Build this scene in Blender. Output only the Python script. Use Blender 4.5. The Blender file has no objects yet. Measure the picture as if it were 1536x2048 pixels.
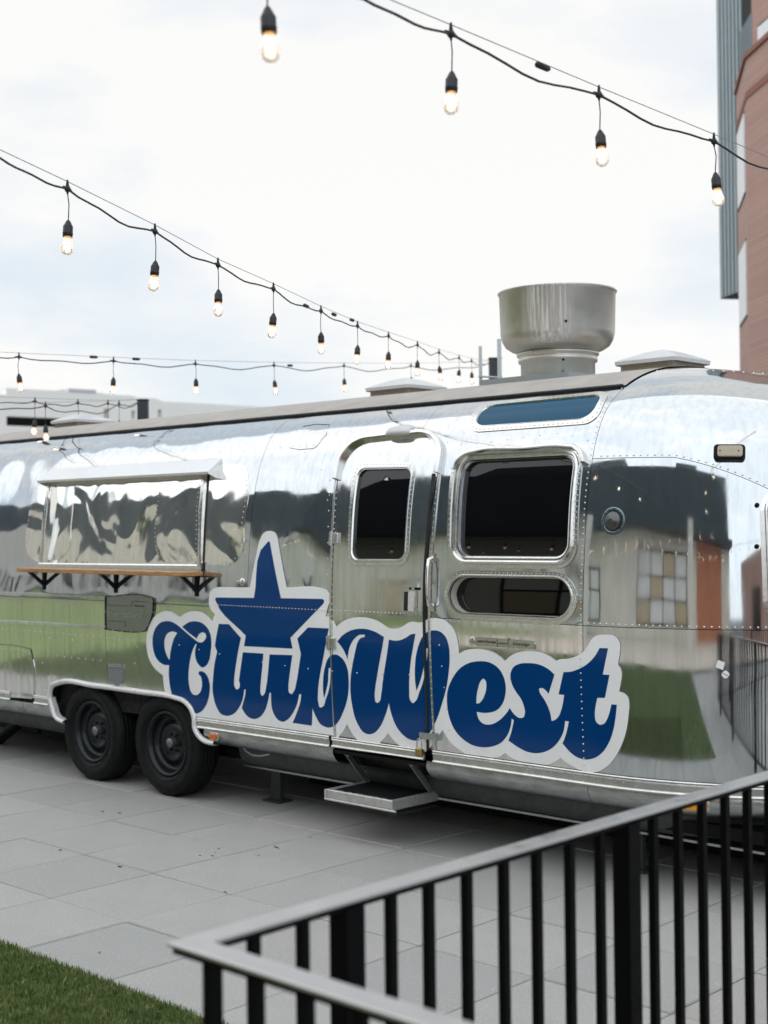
import bpy, bmesh, math, random
import numpy as np
from mathutils import Vector, Matrix
from mathutils.geometry import delaunay_2d_cdt
random.seed(7); RNG = np.random.RandomState(7)
SC = bpy.context.scene
COL = SC.collection
PI = math.pi

# ------------------------------------------------------------------ camera
CF = 2757.136                       # focal length in photo pixels (2048 high)
YAW, PITCH, ROLL = 0.756671, 0.0082175, -0.0117182
CAM = np.array([5.73237, -4.31720, 1.77686])
_fwd = np.array([-math.sin(YAW)*math.cos(PITCH), math.cos(YAW)*math.cos(PITCH), math.sin(PITCH)])
_r0 = np.array([math.cos(YAW), math.sin(YAW), 0.0]); _u0 = np.cross(_r0, _fwd)
CR = math.cos(ROLL)*_r0 + math.sin(ROLL)*_u0
CU = -math.sin(ROLL)*_r0 + math.cos(ROLL)*_u0
cam = bpy.data.cameras.new('camera'); camo = bpy.data.objects.new('camera', cam); COL.objects.link(camo)
cam.sensor_fit = 'VERTICAL'; cam.sensor_height = 36; cam.lens = CF/2048*36
cam.clip_start = 0.05; cam.clip_end = 3000
camo.matrix_world = Matrix(((CR[0], CU[0], -_fwd[0], CAM[0]), (CR[1], CU[1], -_fwd[1], CAM[1]), (CR[2], CU[2], -_fwd[2], CAM[2]), (0, 0, 0, 1)))
cam.dof.use_dof = True; cam.dof.focus_distance = 6.2; cam.dof.aperture_fstop = 3.0
SC.camera = camo

# ------------------------------------------------------------------ world, sun, exposure
SUN_EL, SUN_AZ = math.radians(50), math.radians(172)      # direction the light comes FROM (azimuth from +Y clockwise)
w = bpy.data.worlds.new('World'); SC.world = w; w.use_nodes = True
nt = w.node_tree; nd = nt.nodes; lk = nt.links
for n in list(nd): nd.remove(n)
wo = nd.new('ShaderNodeOutputWorld'); bg = nd.new('ShaderNodeBackground'); lk.new(bg.outputs[0], wo.inputs[0])
sky = nd.new('ShaderNodeTexSky'); sky.sky_type = 'NISHITA'; sky.sun_disc = False
sky.sun_elevation = SUN_EL; sky.sun_rotation = SUN_AZ; sky.air_density = 1.0; sky.dust_density = 1.5
tc = nd.new('ShaderNodeTexCoord'); mp = nd.new('ShaderNodeMapping'); mp.inputs['Scale'].default_value = (1, 1, 2.6)
lk.new(tc.outputs['Generated'], mp.inputs[0])
n1 = nd.new('ShaderNodeTexNoise'); n1.inputs['Scale'].default_value = 1.7; n1.inputs['Detail'].default_value = 7; n1.inputs['Roughness'].default_value = .52
lk.new(mp.outputs[0], n1.inputs['Vector'])
rp = nd.new('ShaderNodeValToRGB'); rp.color_ramp.elements[0].position = .44; rp.color_ramp.elements[1].position = .54
rp.color_ramp.elements[0].color = (5.85, 6.5, 7.05, 1); rp.color_ramp.elements[1].color = (7.7, 7.6, 7.42, 1)
lk.new(n1.outputs[0], rp.inputs[0])
mx = nd.new('ShaderNodeMix'); mx.data_type = 'RGBA'; mx.inputs[0].default_value = .93
# the cloud sheet thins towards the horizon behind the photographer, where more blue shows between the clouds
dt = nd.new('ShaderNodeVectorMath'); dt.operation = 'DOT_PRODUCT'; nrm = nd.new('ShaderNodeVectorMath'); nrm.operation = 'NORMALIZE'
lk.new(tc.outputs['Generated'], nrm.inputs[0]); lk.new(nrm.outputs[0], dt.inputs[0]); dt.inputs[1].default_value = (-.687, .727, 0)
n2 = nd.new('ShaderNodeTexNoise'); n2.inputs['Scale'].default_value = 2.6; n2.inputs['Detail'].default_value = 8; n2.inputs['Roughness'].default_value = .55; lk.new(mp.outputs[0], n2.inputs['Vector'])
m1 = nd.new('ShaderNodeMath'); m1.operation = 'MULTIPLY'; m1.inputs[1].default_value = .22; lk.new(dt.outputs['Value'], m1.inputs[0])
m2 = nd.new('ShaderNodeMath'); m2.operation = 'ADD'; lk.new(m1.outputs[0], m2.inputs[0]); lk.new(n2.outputs[0], m2.inputs[1])
r2 = nd.new('ShaderNodeValToRGB'); r2.color_ramp.elements[0].position = .36; r2.color_ramp.elements[1].position = .56; lk.new(m2.outputs[0], r2.inputs[0])
m3 = nd.new('ShaderNodeMix'); m3.data_type = 'RGBA'; lk.new(r2.outputs[0], m3.inputs[0]); m3.inputs[6].default_value = (5.1, 6.1, 7.2, 1); lk.new(rp.outputs[0], m3.inputs[7])
lk.new(sky.outputs[0], mx.inputs[6]); lk.new(m3.outputs[2], mx.inputs[7])
lk.new(mx.outputs[2], bg.inputs[0]); bg.inputs[1].default_value = .1
sl = bpy.data.lights.new('sun', 'SUN'); sl.energy = 1.4; sl.angle = math.radians(130); sl.color = (1, .96, .9)
so = bpy.data.objects.new('sun', sl); COL.objects.link(so)
_sd = Vector((math.cos(SUN_EL)*math.sin(SUN_AZ), math.cos(SUN_EL)*math.cos(SUN_AZ), math.sin(SUN_EL)))
so.rotation_euler = _sd.to_track_quat('Z', 'Y').to_euler(); so.location = (0, 0, 30)
SC.view_settings.view_transform = 'Standard'; SC.view_settings.look = 'None'
SC.view_settings.exposure = 0.42; SC.view_settings.gamma = 1
SC.cycles.max_bounces = 8; SC.cycles.glossy_bounces = 5; SC.cycles.transparent_max_bounces = 12
SC.cycles.sample_clamp_indirect = 6

# ------------------------------------------------------------------ materials
def lin(r, g, b):
    f = lambda c: (c/255)/12.92 if c/255 <= .04045 else ((c/255+.055)/1.055)**2.4
    return (f(r), f(g), f(b), 1)
def c4(c): return tuple(c)+(1,) if len(c) == 3 else tuple(c)
class MT:
    def __init__(s, name):
        s.m = bpy.data.materials.new(name); s.m.use_nodes = True; s.n = s.m.node_tree.nodes; s.l = s.m.node_tree.links
        s.b = s.n['Principled BSDF']; s.out = s.n['Material Output']
    def set(s, **k):
        for a, v in k.items():
            s.b.inputs[{'base': 'Base Color', 'metal': 'Metallic', 'rough': 'Roughness', 'spec': 'Specular IOR Level', 'coat': 'Coat Weight', 'coatr': 'Coat Roughness', 'emit': 'Emission Color', 'emits': 'Emission Strength', 'ior': 'IOR', 'alpha': 'Alpha', 'trans': 'Transmission Weight', 'aniso': 'Anisotropic', 'sheen': 'Sheen Weight'}[a]].default_value = v
        return s
    def co(s, scale=(1, 1, 1)):
        t = s.n.new('ShaderNodeTexCoord'); m = s.n.new('ShaderNodeMapping'); m.inputs['Scale'].default_value = scale
        s.l.new(t.outputs['Object'], m.inputs[0]); return m.outputs[0]
    def noise(s, scale, detail=4, rough=.5, st=(1, 1, 1), dist=0):
        n = s.n.new('ShaderNodeTexNoise'); n.inputs['Scale'].default_value = scale; n.inputs['Detail'].default_value = detail
        n.inputs['Roughness'].default_value = rough; n.inputs['Distortion'].default_value = dist
        s.l.new(s.co(st), n.inputs['Vector']); return n.outputs[0]
    def ramp(s, f, stops):
        r = s.n.new('ShaderNodeValToRGB'); e = r.color_ramp.elements
        while len(e) < len(stops): e.new(.5)
        for i, (p, c) in enumerate(stops): e[i].position = p; e[i].color = c4(c) if hasattr(c, '__len__') else (c, c, c, 1)
        s.l.new(f, r.inputs[0]); return r.outputs[0]
    def math(s, op, a, b=None, clamp=False):
        m = s.n.new('ShaderNodeMath'); m.operation = op; m.use_clamp = clamp
        for i, v in enumerate((a, b)):
            if v is None: continue
            if isinstance(v, (int, float)): m.inputs[i].default_value = v
            else: s.l.new(v, m.inputs[i])
        return m.outputs[0]
    def mix(s, f, a, b):
        m = s.n.new('ShaderNodeMix'); m.data_type = 'RGBA'
        for i, v in ((0, f), (6, a), (7, b)):
            if isinstance(v, (int, float)): m.inputs[i].default_value = v
            elif isinstance(v, tuple): m.inputs[i].default_value = c4(v)
            else: s.l.new(v, m.inputs[i])
        return m.outputs[2]
    def bump(s, h, dist=.001, strength=1):
        b = s.n.new('ShaderNodeBump'); b.inputs['Distance'].default_value = dist; b.inputs['Strength'].default_value = strength
        s.l.new(h, b.inputs['Height'])
        prev = s.b.inputs['Normal'].links
        if prev: s.l.new(prev[0].from_socket, b.inputs['Normal'])
        s.l.new(b.outputs[0], s.b.inputs['Normal']); return b
    def to(s, sock, name): s.l.new(sock, s.b.inputs[name]); return s
    def rand(s): return s.n.new('ShaderNodeObjectInfo').outputs['Random']

def simple(name, base, rough=.5, metal=0, var=.12, nscale=12, bump=0, **k):
    t = MT(name).set(base=c4(base), rough=rough, metal=metal, **k)
    n = t.noise(nscale, 5, .6)
    b = c4(base)
    t.to(t.mix(n, tuple(c*(1-var) for c in b[:3]), tuple(min(1, c*(1+var)) for c in b[:3])), 'Base Color')
    r = t.ramp(t.noise(nscale*2.3, 4), [(.3, max(.02, rough*.8)), (.7, min(1, rough*1.25))]); t.to(r, 'Roughness')
    if bump: t.bump(t.noise(nscale*6, 4), bump)
    return t

def skin_mat(name, waves=.0035, base=(.80, .79, .77), r0=.035, r1=.12, dirt=.25, mids=.5, metal=1.0, det=0, dst=.35, msc=3.2):
    t = MT(name).set(metal=metal)
    rd = t.rand()
    # per-panel offset so that reflections break at each seam
    tcn = t.n.new('ShaderNodeTexCoord'); cmb = t.n.new('ShaderNodeCombineXYZ')
    t.l.new(t.math('MULTIPLY', rd, 17.0), cmb.inputs[0]); t.l.new(t.math('MULTIPLY', rd, 9.0), cmb.inputs[2])
    add = t.n.new('ShaderNodeVectorMath'); add.operation = 'ADD'; t.l.new(tcn.outputs['Object'], add.inputs[0]); t.l.new(cmb.outputs[0], add.inputs[1])
    def nz(scale, detail=2, rough=.5, st=(1, 1, 1), dist=0):
        m = t.n.new('ShaderNodeMapping'); m.inputs['Scale'].default_value = st; t.l.new(add.outputs[0], m.inputs[0])
        n = t.n.new('ShaderNodeTexNoise'); n.inputs['Scale'].default_value = scale; n.inputs['Detail'].default_value = detail
        n.inputs['Roughness'].default_value = rough; n.inputs['Distortion'].default_value = dist; t.l.new(m.outputs[0], n.inputs['Vector']); return n.outputs[0]
    streak = nz(30, 5, .6, (1, 1, .05)); fine = nz(170, 3, .6, (1, 1, .04)); spot = nz(4, 6, .65)
    col = t.mix(t.ramp(streak, [(.42, 0.0), (.75, 1.0)]), base, tuple(c*(1-dirt*.6) for c in base))
    col = t.mix(t.ramp(fine, [(.62, 0.0), (.78, .5)]), col, (.42, .39, .34))
    pit = nz(260, 2, .5); col = t.mix(t.ramp(pit, [(.70, 0.0), (.78, .35)]), col, (.3, .28, .25))
    t.to(col, 'Base Color')
    rg = t.math('ADD', t.math('MULTIPLY', t.ramp(streak, [(.35, 0.0), (.8, 1.0)]), r1-r0), t.ramp(spot, [(.35, r0), (.75, r0+.07)]))
    t.to(rg, 'Roughness')
    big = nz(1.3, 0); mid = nz(msc, det, .4, (1, 1, .8), dst); small = nz(9, 0)
    h = t.math('ADD', t.math('MULTIPLY', big, 1.0), t.math('ADD', t.math('MULTIPLY', mid, mids), t.math('MULTIPLY', small, .025)))
    t.bump(h, waves)
    return t.m

M = {}
M['skin'] = skin_mat('polished_aluminium', .016, base=(.62, .645, .67), metal=.98, mids=.6, r0=.02, r1=.07)  # cool, darker base carries the tone of the reflected sky
M['skin_cap'] = skin_mat('polished_aluminium_endcap', .004, base=(.61, .64, .655), r0=.02, r1=.06, metal=.97)  # reflected sky's cool tone put into the end cap metal too
M['skin_low'] = skin_mat('polished_aluminium_lower', .005, r0=.03, r1=.14, dirt=.4, base=(.80, .79, .76), metal=.90)
M['door'] = skin_mat('polished_aluminium_door', .008, base=(.68, .69, .695), metal=.97)
M['hatch'] = skin_mat('rippled_aluminium', .034, r0=.03, r1=.09, base=(.88, .86, .81), mids=.8, det=1, dst=1.1, msc=2.6, metal=.95)
M['rivet'] = simple('rivet_aluminium', (.72, .71, .69), .22, 1).m
M['frame'] = simple('window_frame_aluminium', (.70, .70, .68), .20, 1, var=.2, nscale=25).m
M['trim'] = simple('extruded_trim_aluminium', (.62, .62, .60), .30, 1, var=.3, nscale=18, bump=.0002).m
t = simple('skirt_aluminium', (.50, .52, .51), .33, 1, var=.35, nscale=9, bump=.0003)
t.to(t.ramp(t.noise(9, 6, .7, (1, 1, 3)), [(.3, (.30, .32, .32)), (.75, (.62, .64, .63))]), 'Base Color'); M['skirt'] = t.m
M['belly'] = simple('belly_pan_sheet', (.08, .09, .09), .55, .5, var=.5, nscale=14).m
M['black'] = simple('black_steel', (.006, .006, .007), .45, 0, spec=.15).m
M['gasket'] = simple('black_rubber_seal', (.008, .008, .008), .5).m
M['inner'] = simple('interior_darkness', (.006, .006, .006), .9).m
M['backing'] = simple('dark_backing_sheet', (.05, .05, .05), .6).m
g = MT('dark_window_glass').set(base=(.003, .003, .004, 1), rough=.015, spec=.5); g.bump(g.noise(1.3, 1), .0012); M['glass'] = g.m
g = MT('tinted_blue_glass').set(base=(.003, .075, .15, 1), rough=.16, spec=.16); g.bump(g.noise(3, 1), .001); M['blueglass'] = g.m
g = MT('blue_vinyl').set(rough=.09, spec=.26); g.to(g.mix(g.noise(3, 4), (.0002, .040, .165), (.0002, .050, .20)), 'Base Color')
g.bump(g.noise(2.2, 1), .005); g.bump(g.noise(140, 2), .00004); M['blue'] = g.m
g = MT('white_vinyl').set(rough=.28, spec=.4); g.to(g.mix(g.ramp(g.noise(7, 6, .65, (1, 1, .5)), [(.3, 0.), (.8, 1.)]), (.93, .935, .94), (.86, .865, .86)), 'Base Color'); g.bump(g.noise(3, 1), .002); M['white'] = g.m
g = simple('roof_coating', (.42, .39, .36), .75, 0, var=.25, nscale=6, bump=.001); M['roof'] = g.m
M['plastic'] = simple('white_vent_plastic', (.62, .63, .64), .35, var=.12, nscale=10).m
M['curb'] = simple('vent_curb_putty', (.38, .33, .26), .7, var=.3, nscale=30).m
# brushed exhaust fan metal with white drips
g = MT('spun_aluminium_stained').set(metal=1)
st = g.noise(60, 5, .7, (1, 1, .03)); br = g.noise(6, 4, .6)
base = g.mix(br, (.46, .43, .38), (.66, .63, .58))
geo = g.n.new('ShaderNodeNewGeometry')
tcx = g.n.new('ShaderNodeTexCoord'); sep = g.n.new('ShaderNodeSeparateXYZ'); g.l.new(tcx.outputs['Object'], sep.inputs[0])
dx = g.math('SUBTRACT', sep.outputs[0], .145); dy = g.math('SUBTRACT', sep.outputs[1], -.28)
d2 = g.math('SQRT', g.math('ADD', g.math('MULTIPLY', dx, dx), g.math('MULTIPLY', dy, dy)))
ang = g.math('SUBTRACT', 1.0, g.math('DIVIDE', d2, .17), True)
zz = g.ramp(sep.outputs[2], [(.16, 0.0), (.30, 1.0)])
msk = g.math('MULTIPLY', g.math('MULTIPLY', ang, zz), 2.2, True)
drip = g.math('MULTIPLY', g.ramp(st, [(.44, 0.), (.58, 1.)]), msk)
haz = g.math('MULTIPLY', msk, .30)
g.to(g.mix(g.math('MAXIMUM', drip, haz), base, (.80, .80, .79)), 'Base Color')
g.to(g.math('SUBTRACT', 1.0, g.math('MULTIPLY', g.math('MAXIMUM', drip, haz), .9)), 'Metallic')
g.to(g.ramp(br, [(.3, .33), (.7, .45)]), 'Roughness'); g.bump(g.noise(400, 2, .5, (.02, .02, 1)), .0001); M['spun'] = g.m
g = simple('shelf_timber', (.5, .26, .1), .45); g.to(g.ramp(g.noise(9, 6, .65, (.6, 9, 9), 1.2), [(.3, (.22, .085, .03)), (.55, (.50, .26, .11)), (.8, (.62, .40, .2))]), 'Base Color'); M['wood'] = g.m
M['tyre'] = simple('tyre_rubber', (.0050, .0055, .0060), .6, var=.45, nscale=14, bump=.0006, spec=.25).m
M['rim'] = simple('black_painted_rim', (.006, .010, .012), .3, .3).m
M['amber'] = simple('amber_lens', (.85, .30, .01), .2, var=.25, nscale=70, coat=.5).m
M['orange'] = simple('orange_lens', (.62, .13, .008), .2, var=.25, nscale=70, coat=.5).m
M['darksteel'] = simple('dark_steel', (.05, .055, .058), .5, .3).m
M['darksteel2'] = simple('dull_hub_steel', (.20, .21, .21), .35, .7).m
M['palepane'] = simple('pale_blind_pane', (.85, .86, .84), .35).m
M['tanpane'] = simple('tan_blind_pane', (.60, .48, .32), .4).m
M['brass'] = simple('worn_brass', (.42, .30, .10), .35, .9, var=.3, nscale=60).m
M['galv'] = simple('galvanised_steel', (.45, .49, .48), .4, .9, var=.3, nscale=40).m
M['greyplastic'] = simple('grey_plastic_cover', (.20, .21, .22), .5, var=.15, nscale=30).m
M['clearlens'] = simple('milky_lens', (.45, .40, .30), .3, var=.12, nscale=50).m
M['steptread'] = simple('worn_grip_tape', (.008, .009, .010), .9, var=.5, nscale=60, bump=.0006, spec=.1).m
M['jamb'] = simple('cream_window_jamb', (.60, .58, .52), .4).m

# ------------------------------------------------------------------ object helpers
def tag(o, label=None, cat=None, group=None, kind=None):
    for k, v in (('label', label), ('category', cat), ('group', group), ('kind', kind)):
        if v: o[k] = v
    return o
def empty(name, loc, label=None, cat=None, group=None, rz=0):
    o = bpy.data.objects.new(name, None); COL.objects.link(o); o.location = loc; o.rotation_euler = (0, 0, rz); o.empty_display_size = .1
    return tag(o, label, cat, group)
def wloc(o):
    v = Vector(o.location)
    while o.parent: o = o.parent; v = v+Vector(o.location)
    return v
class MB:
    """collects world-space geometry, builds ONE mesh object"""
    def __init__(s): s.v = []; s.f = []; s.n = []; s.sm = []
    def add(s, vs, fs, smooth=False, ns=None):
        k = len(s.v); s.v += [tuple(map(float, v)) for v in vs]; s.f += [tuple(int(i)+k for i in f) for f in fs]; s.sm += [smooth]*len(fs)
        s.n += [tuple(map(float, n)) for n in ns] if ns is not None else [None]*len(vs)
        return s
    def box(s, c, size, rz=0, ax=None, bev=0):
        hx, hy, hz = [a/2 for a in size]
        if ax is None: ax = (Vector((math.cos(rz), math.sin(rz), 0)), Vector((-math.sin(rz), math.cos(rz), 0)), Vector((0, 0, 1)))
        X, Y, Z = [Vector(a) for a in ax]; c = Vector(c); P = lambda a, b, d: c+X*a+Y*b+Z*d
        if bev <= 0:
            vs = [P(a*hx, b*hy, d*hz) for d in (-1, 1) for a, b in ((-1, -1), (1, -1), (1, 1), (-1, 1))]
            return s.add(vs, [(3, 2, 1, 0), (4, 5, 6, 7), (0, 1, 5, 4), (1, 2, 6, 5), (2, 3, 7, 6), (3, 0, 4, 7)])
        vs = []; 
        for d in (-1, -1, 1, 1): pass
        rows = [(-hz, bev), (-hz+bev, 0), (hz-bev, 0), (hz, bev)]
        for z, i in rows:
            x, y = hx-i, hy-i; b2 = bev*.9
            vs += [P(*q, z) for q in ((-x+b2, -y), (x-b2, -y), (x, -y+b2), (x, y-b2), (x-b2, y), (-x+b2, y), (-x, y-b2), (-x, -y+b2))]
        fs = [tuple(range(7, -1, -1)), tuple(range(24, 32))]
        for r in range(3):
            for i in range(8): j = (i+1) % 8; fs.append((r*8+i, r*8+j, r*8+8+j, r*8+8+i))
        return s.add(vs, fs)
    def tube(s, pts, r, seg=8, caps=True, smooth=True):
        pts = [Vector(p) for p in pts]; n = len(pts); rr = r if hasattr(r, '__len__') else [r]*n
        vs = []; up = None
        for i, p in enumerate(pts):
            d = (pts[min(i+1, n-1)]-pts[max(i-1, 0)]).normalized()
            if up is None: up = d.orthogonal().normalized()
            up = (up-d*up.dot(d)).normalized(); q = d.cross(up)
            for k in range(seg): a = 2*PI*k/seg; vs.append(p+(up*math.cos(a)+q*math.sin(a))*rr[i])
        fs = [(i*seg+k, i*seg+(k+1) % seg, (i+1)*seg+(k+1) % seg, (i+1)*seg+k) for i in range(n-1) for k in range(seg)]
        s.add(vs, fs, smooth)
        if caps: s.add(vs[:seg], [tuple(range(seg-1, -1, -1))]); s.add(vs[-seg:], [tuple(range(seg))])
        return s
    def lathe(s, prof, c, axis=(0, 0, 1), seg=24, smooth=True, sx=1, sy=1):
        A = Vector(axis).normalized(); X = A.orthogonal().normalized() if abs(A.z) < .99 else Vector((1, 0, 0)); Y = A.cross(X); c = Vector(c)
        if abs(A.z) < .99: X = Vector((0, 0, 1)); X = (X-A*X.dot(A)).normalized(); Y = A.cross(X)
        vs = [c+A*h+(X*math.cos(2*PI*k/seg)*sx+Y*math.sin(2*PI*k/seg)*sy)*r for r, h in prof for k in range(seg)]
        fs = [(i*seg+k, i*seg+(k+1) % seg, (i+1)*seg+(k+1) % seg, (i+1)*seg+k) for i in range(len(prof)-1) for k in range(seg)]
        s.add(vs, fs, smooth); return s
    def build(s, name, mat, parent=None, loc=None, label=None):
        me = bpy.data.meshes.new(name)
        L = wloc(parent) if parent is not None else Vector(loc or (0, 0, 0))
        o = bpy.data.objects.new(name, me); COL.objects.link(o)
        base = Vector((0, 0, 0))
        if parent is not None: o.parent = parent; o.location = Vector(loc)-L if loc is not None else (0, 0, 0); base = Vector(loc) if loc is not None else L
        else: o.location = L; base = L
        me.from_pydata([(v[0]-base.x, v[1]-base.y, v[2]-base.z) for v in s.v], [], s.f)
        me.polygons.foreach_set('use_smooth', s.sm)
        me.materials.append(mat)
        if any(n is not None for n in s.n):
            me.polygons.foreach_set('use_smooth', [True]*len(s.f))
            me.update()
            nn = [n if n is not None else (0, 0, 0) for n in s.n]
            me.normals_split_custom_set_from_vertices(nn)
        me.update()
        if label: o['label'] = label
        return o
def copy_tree(o, parent=None):
    c = o.copy(); COL.objects.link(c); c.parent = parent
    for ch in o.children: copy_tree(ch, c)
    return c

# ------------------------------------------------------------------ projection helpers (photo pixel -> place in the world)
def rays(P):
    P = np.asarray(P, float).reshape(-1, 2)
    return _fwd[None]*CF+CR[None]*(P[:, 0:1]-768)+CU[None]*(1024-P[:, 1:2])
def proj(W):
    v = np.asarray(W, float).reshape(-1, 3)-CAM; z = v@_fwd
    return np.stack([768+CF*(v@CR)/z, 1024-CF*(v@CU)/z], -1)
def hit_axis(px, py, ax, val):
    v = rays([(px, py)])[0]; t = (val-CAM[ax])/v[ax]; return CAM+v*t
def hz(px, py, z=0): return hit_axis(px, py, 2, z)
def hy(px, py, y): return hit_axis(px, py, 1, y)
def hx(px, py, x): return hit_axis(px, py, 0, x)
def at(px, py, D):
    v = rays([(px, py)])[0]; v /= np.linalg.norm(v); return CAM+v*D

# ------------------------------------------------------------------ trailer shell as a chart S(u, s)
XE, YC, WB = 1.82, 2.45, 1.222
KS = np.array([0, .5, 1.0, 1.25, 1.45, 1.6, 1.75, 1.9, 2.1, 2.5, 2.884])
KT = np.array([-.051, -.031, .086, .120, .240, .345, .553, .950, 1.16, 1.465, 1.571])
_ss = np.linspace(0, 2.884, 1200); _th = np.interp(_ss, KS, KT)
_k = np.ones(41)/41; _th = np.convolve(np.pad(_th, 20, mode='edge'), _k, 'valid')
_ds = _ss[1]-_ss[0]
_w = 1.2-np.concatenate([[0], np.cumsum(np.sin((_th[1:]+_th[:-1])/2))*_ds]); _z = .555+np.concatenate([[0], np.cumsum(np.cos((_th[1:]+_th[:-1])/2))*_ds])
_w = _w-np.linspace(0, 1, len(_w))**6*_w[-1]
SMAX = 2.884
CL, CN = 1.35, 2.15
_ph = np.linspace(0, 1, 4000)**2*PI/2
_cx = CL*np.sin(_ph)**(2/CN); _cg = np.abs(np.cos(_ph))**(2/CN)
_cu = np.concatenate([[0], np.cumsum(np.hypot(np.diff(_cx), np.diff(_cg)*WB))])
UMAX = XE+_cu[-1]
def sof(z): return float(np.interp(z, _z, _ss))
def S(u, s):
    u = np.asarray(u, float); s = np.asarray(s, float)
    sm = np.where(s > SMAX, 2*SMAX-s, s); side = np.where(s > SMAX, -1.0, 1.0)
    sc = np.maximum(sm, 0); w_ = np.interp(sc, _ss, _w); z_ = np.interp(sc, _ss, _z)
    w_ = w_+np.minimum(sm, 0)*0; z_ = z_+np.minimum(sm, 0)
    uu = np.maximum(u-XE, 0); X = np.interp(uu, _cu, _cx); G = np.interp(uu, _cu, _cg)
    wt = np.clip((z_-1.5)/.9, 0, 1); wt = wt*wt*(3-2*wt)
    drop = .05*(X/CL)**1.35*wt
    x = np.where(u < XE, u, XE+w_/WB*X)
    return np.stack([x, YC-side*w_*G, z_-drop], -1)
def SN(u, s):
    e = 2e-3
    a = S(np.asarray(u)+e, s)-S(np.asarray(u)-e, s); b = S(u, np.asarray(s)+e)-S(u, np.asarray(s)-e)
    n = np.cross(a, b); return n/np.maximum(np.linalg.norm(n, axis=-1, keepdims=True), 1e-12)
def US(P):
    """photo pixels -> chart coordinates on the trailer side (Newton)"""
    P = np.asarray(P, float).reshape(-1, 2)
    u = np.array([hy(x, y, 1.24)[0] for x, y in P]); z = np.array([hy(x, y, 1.24)[2] for x, y in P])
    s = np.interp(z, _z[:1000], _ss[:1000]); s = np.where(z < .555, z-.555, s); s = np.minimum(s, 2.3); u = np.clip(u, -8, 3.0)
    for _ in range(25):
        f = proj(S(u, s))-P; e = 1e-4
        fu = (proj(S(u+e, s))-P-f)/e; fs = (proj(S(u, s+e))-P-f)/e
        det = fu[:, 0]*fs[:, 1]-fu[:, 1]*fs[:, 0]; det = np.where(abs(det) < 1e-3, 1e-3, det)
        du = -(f[:, 0]*fs[:, 1]-f[:, 1]*fs[:, 0])/det; dv = -(fu[:, 0]*f[:, 1]-fu[:, 1]*f[:, 0])/det
        u = u+np.clip(du, -.15, .15); s = s+np.clip(dv, -.1, .1)
    return np.stack([u, s], -1)
def on(px, py, off=0.):
    q = US([(px, py)]); return S(q[:, 0], q[:, 1])[0]+SN(q[:, 0], q[:, 1])[0]*off
def frame_at(px, py):
    q = US([(px, py)]); p = S(q[:, 0], q[:, 1])[0]; n = SN(q[:, 0], q[:, 1])[0]
    a = S(q[:, 0]+1e-3, q[:, 1])[0]-p; a /= np.linalg.norm(a); b = np.cross(n, a); return Vector(p), Vector(a), Vector(b), Vector(n)
def roundrect(hw, hh, r, n=6):
    return [(sx_*(hw-r)+r*math.cos(a), sy_*(hh-r)+r*math.sin(a)) for sx_, sy_, a0_ in ((1, 1, 0), (-1, 1, PI/2), (-1, -1, PI), (1, -1, 1.5*PI)) for a in [a0_+i*PI/2/n for i in range(n+1)]]
def smooth_loop(pts, sub=6, closed=True):
    """Catmull-Rom through pts; a third element 1 marks a sharp corner"""
    n = len(pts); out = []
    P = [np.array(p[:2], float) for p in pts]; C = [len(p) > 2 and p[2] for p in pts]
    m = n if closed else n-1
    for i in range(m):
        p1, p2 = P[i], P[(i+1) % n]
        p0 = P[i-1] if (closed or i > 0) else p1; p3 = P[(i+2) % n] if (closed or i+2 < n) else p2
        L = np.linalg.norm(p2-p1)+1e-9; L0 = np.linalg.norm(p1-p0)+1e-9; L3 = np.linalg.norm(p3-p2)+1e-9
        t1 = (p2-p1)/L if C[i] else ((p1-p0)/L0*L+(p2-p1)/L*L0)/(L+L0)
        t2 = (p2-p1)/L if C[(i+1) % n] else ((p2-p1)/L*L3+(p3-p2)/L3*L)/(L+L3)
        k = 1 if (C[i] and C[(i+1) % n]) else sub
        for j in range(k):
            t = j/k; h00 = 2*t**3-3*t*t+1; h10 = t**3-2*t*t+t; h01 = -2*t**3+3*t*t; h11 = t**3-t*t
            out.append(h00*p1+h10*L*t1+h01*p2+h11*L*t2)
    if not closed: out.append(P[-1])
    return np.array(out)
def inpoly(P, poly):
    x, y = P[:, 0], P[:, 1]; r = np.zeros(len(P), bool); n = len(poly)
    for i in range(n):
        x1, y1 = poly[i]; x2, y2 = poly[(i+1) % n]
        if y1 == y2: continue
        c = ((y1 > y) != (y2 > y)) & (x < (x2-x1)*(y-y1)/(y2-y1)+x1); r ^= c
    return r
def dens(poly, step):
    out = []
    for i in range(len(poly)):
        a, b = poly[i], poly[(i+1) % len(poly)]; k = max(1, int(math.ceil(np.linalg.norm(b-a)/step)))
        out += [a+(b-a)*j/k for j in range(k)]
    return np.array(out)
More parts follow.
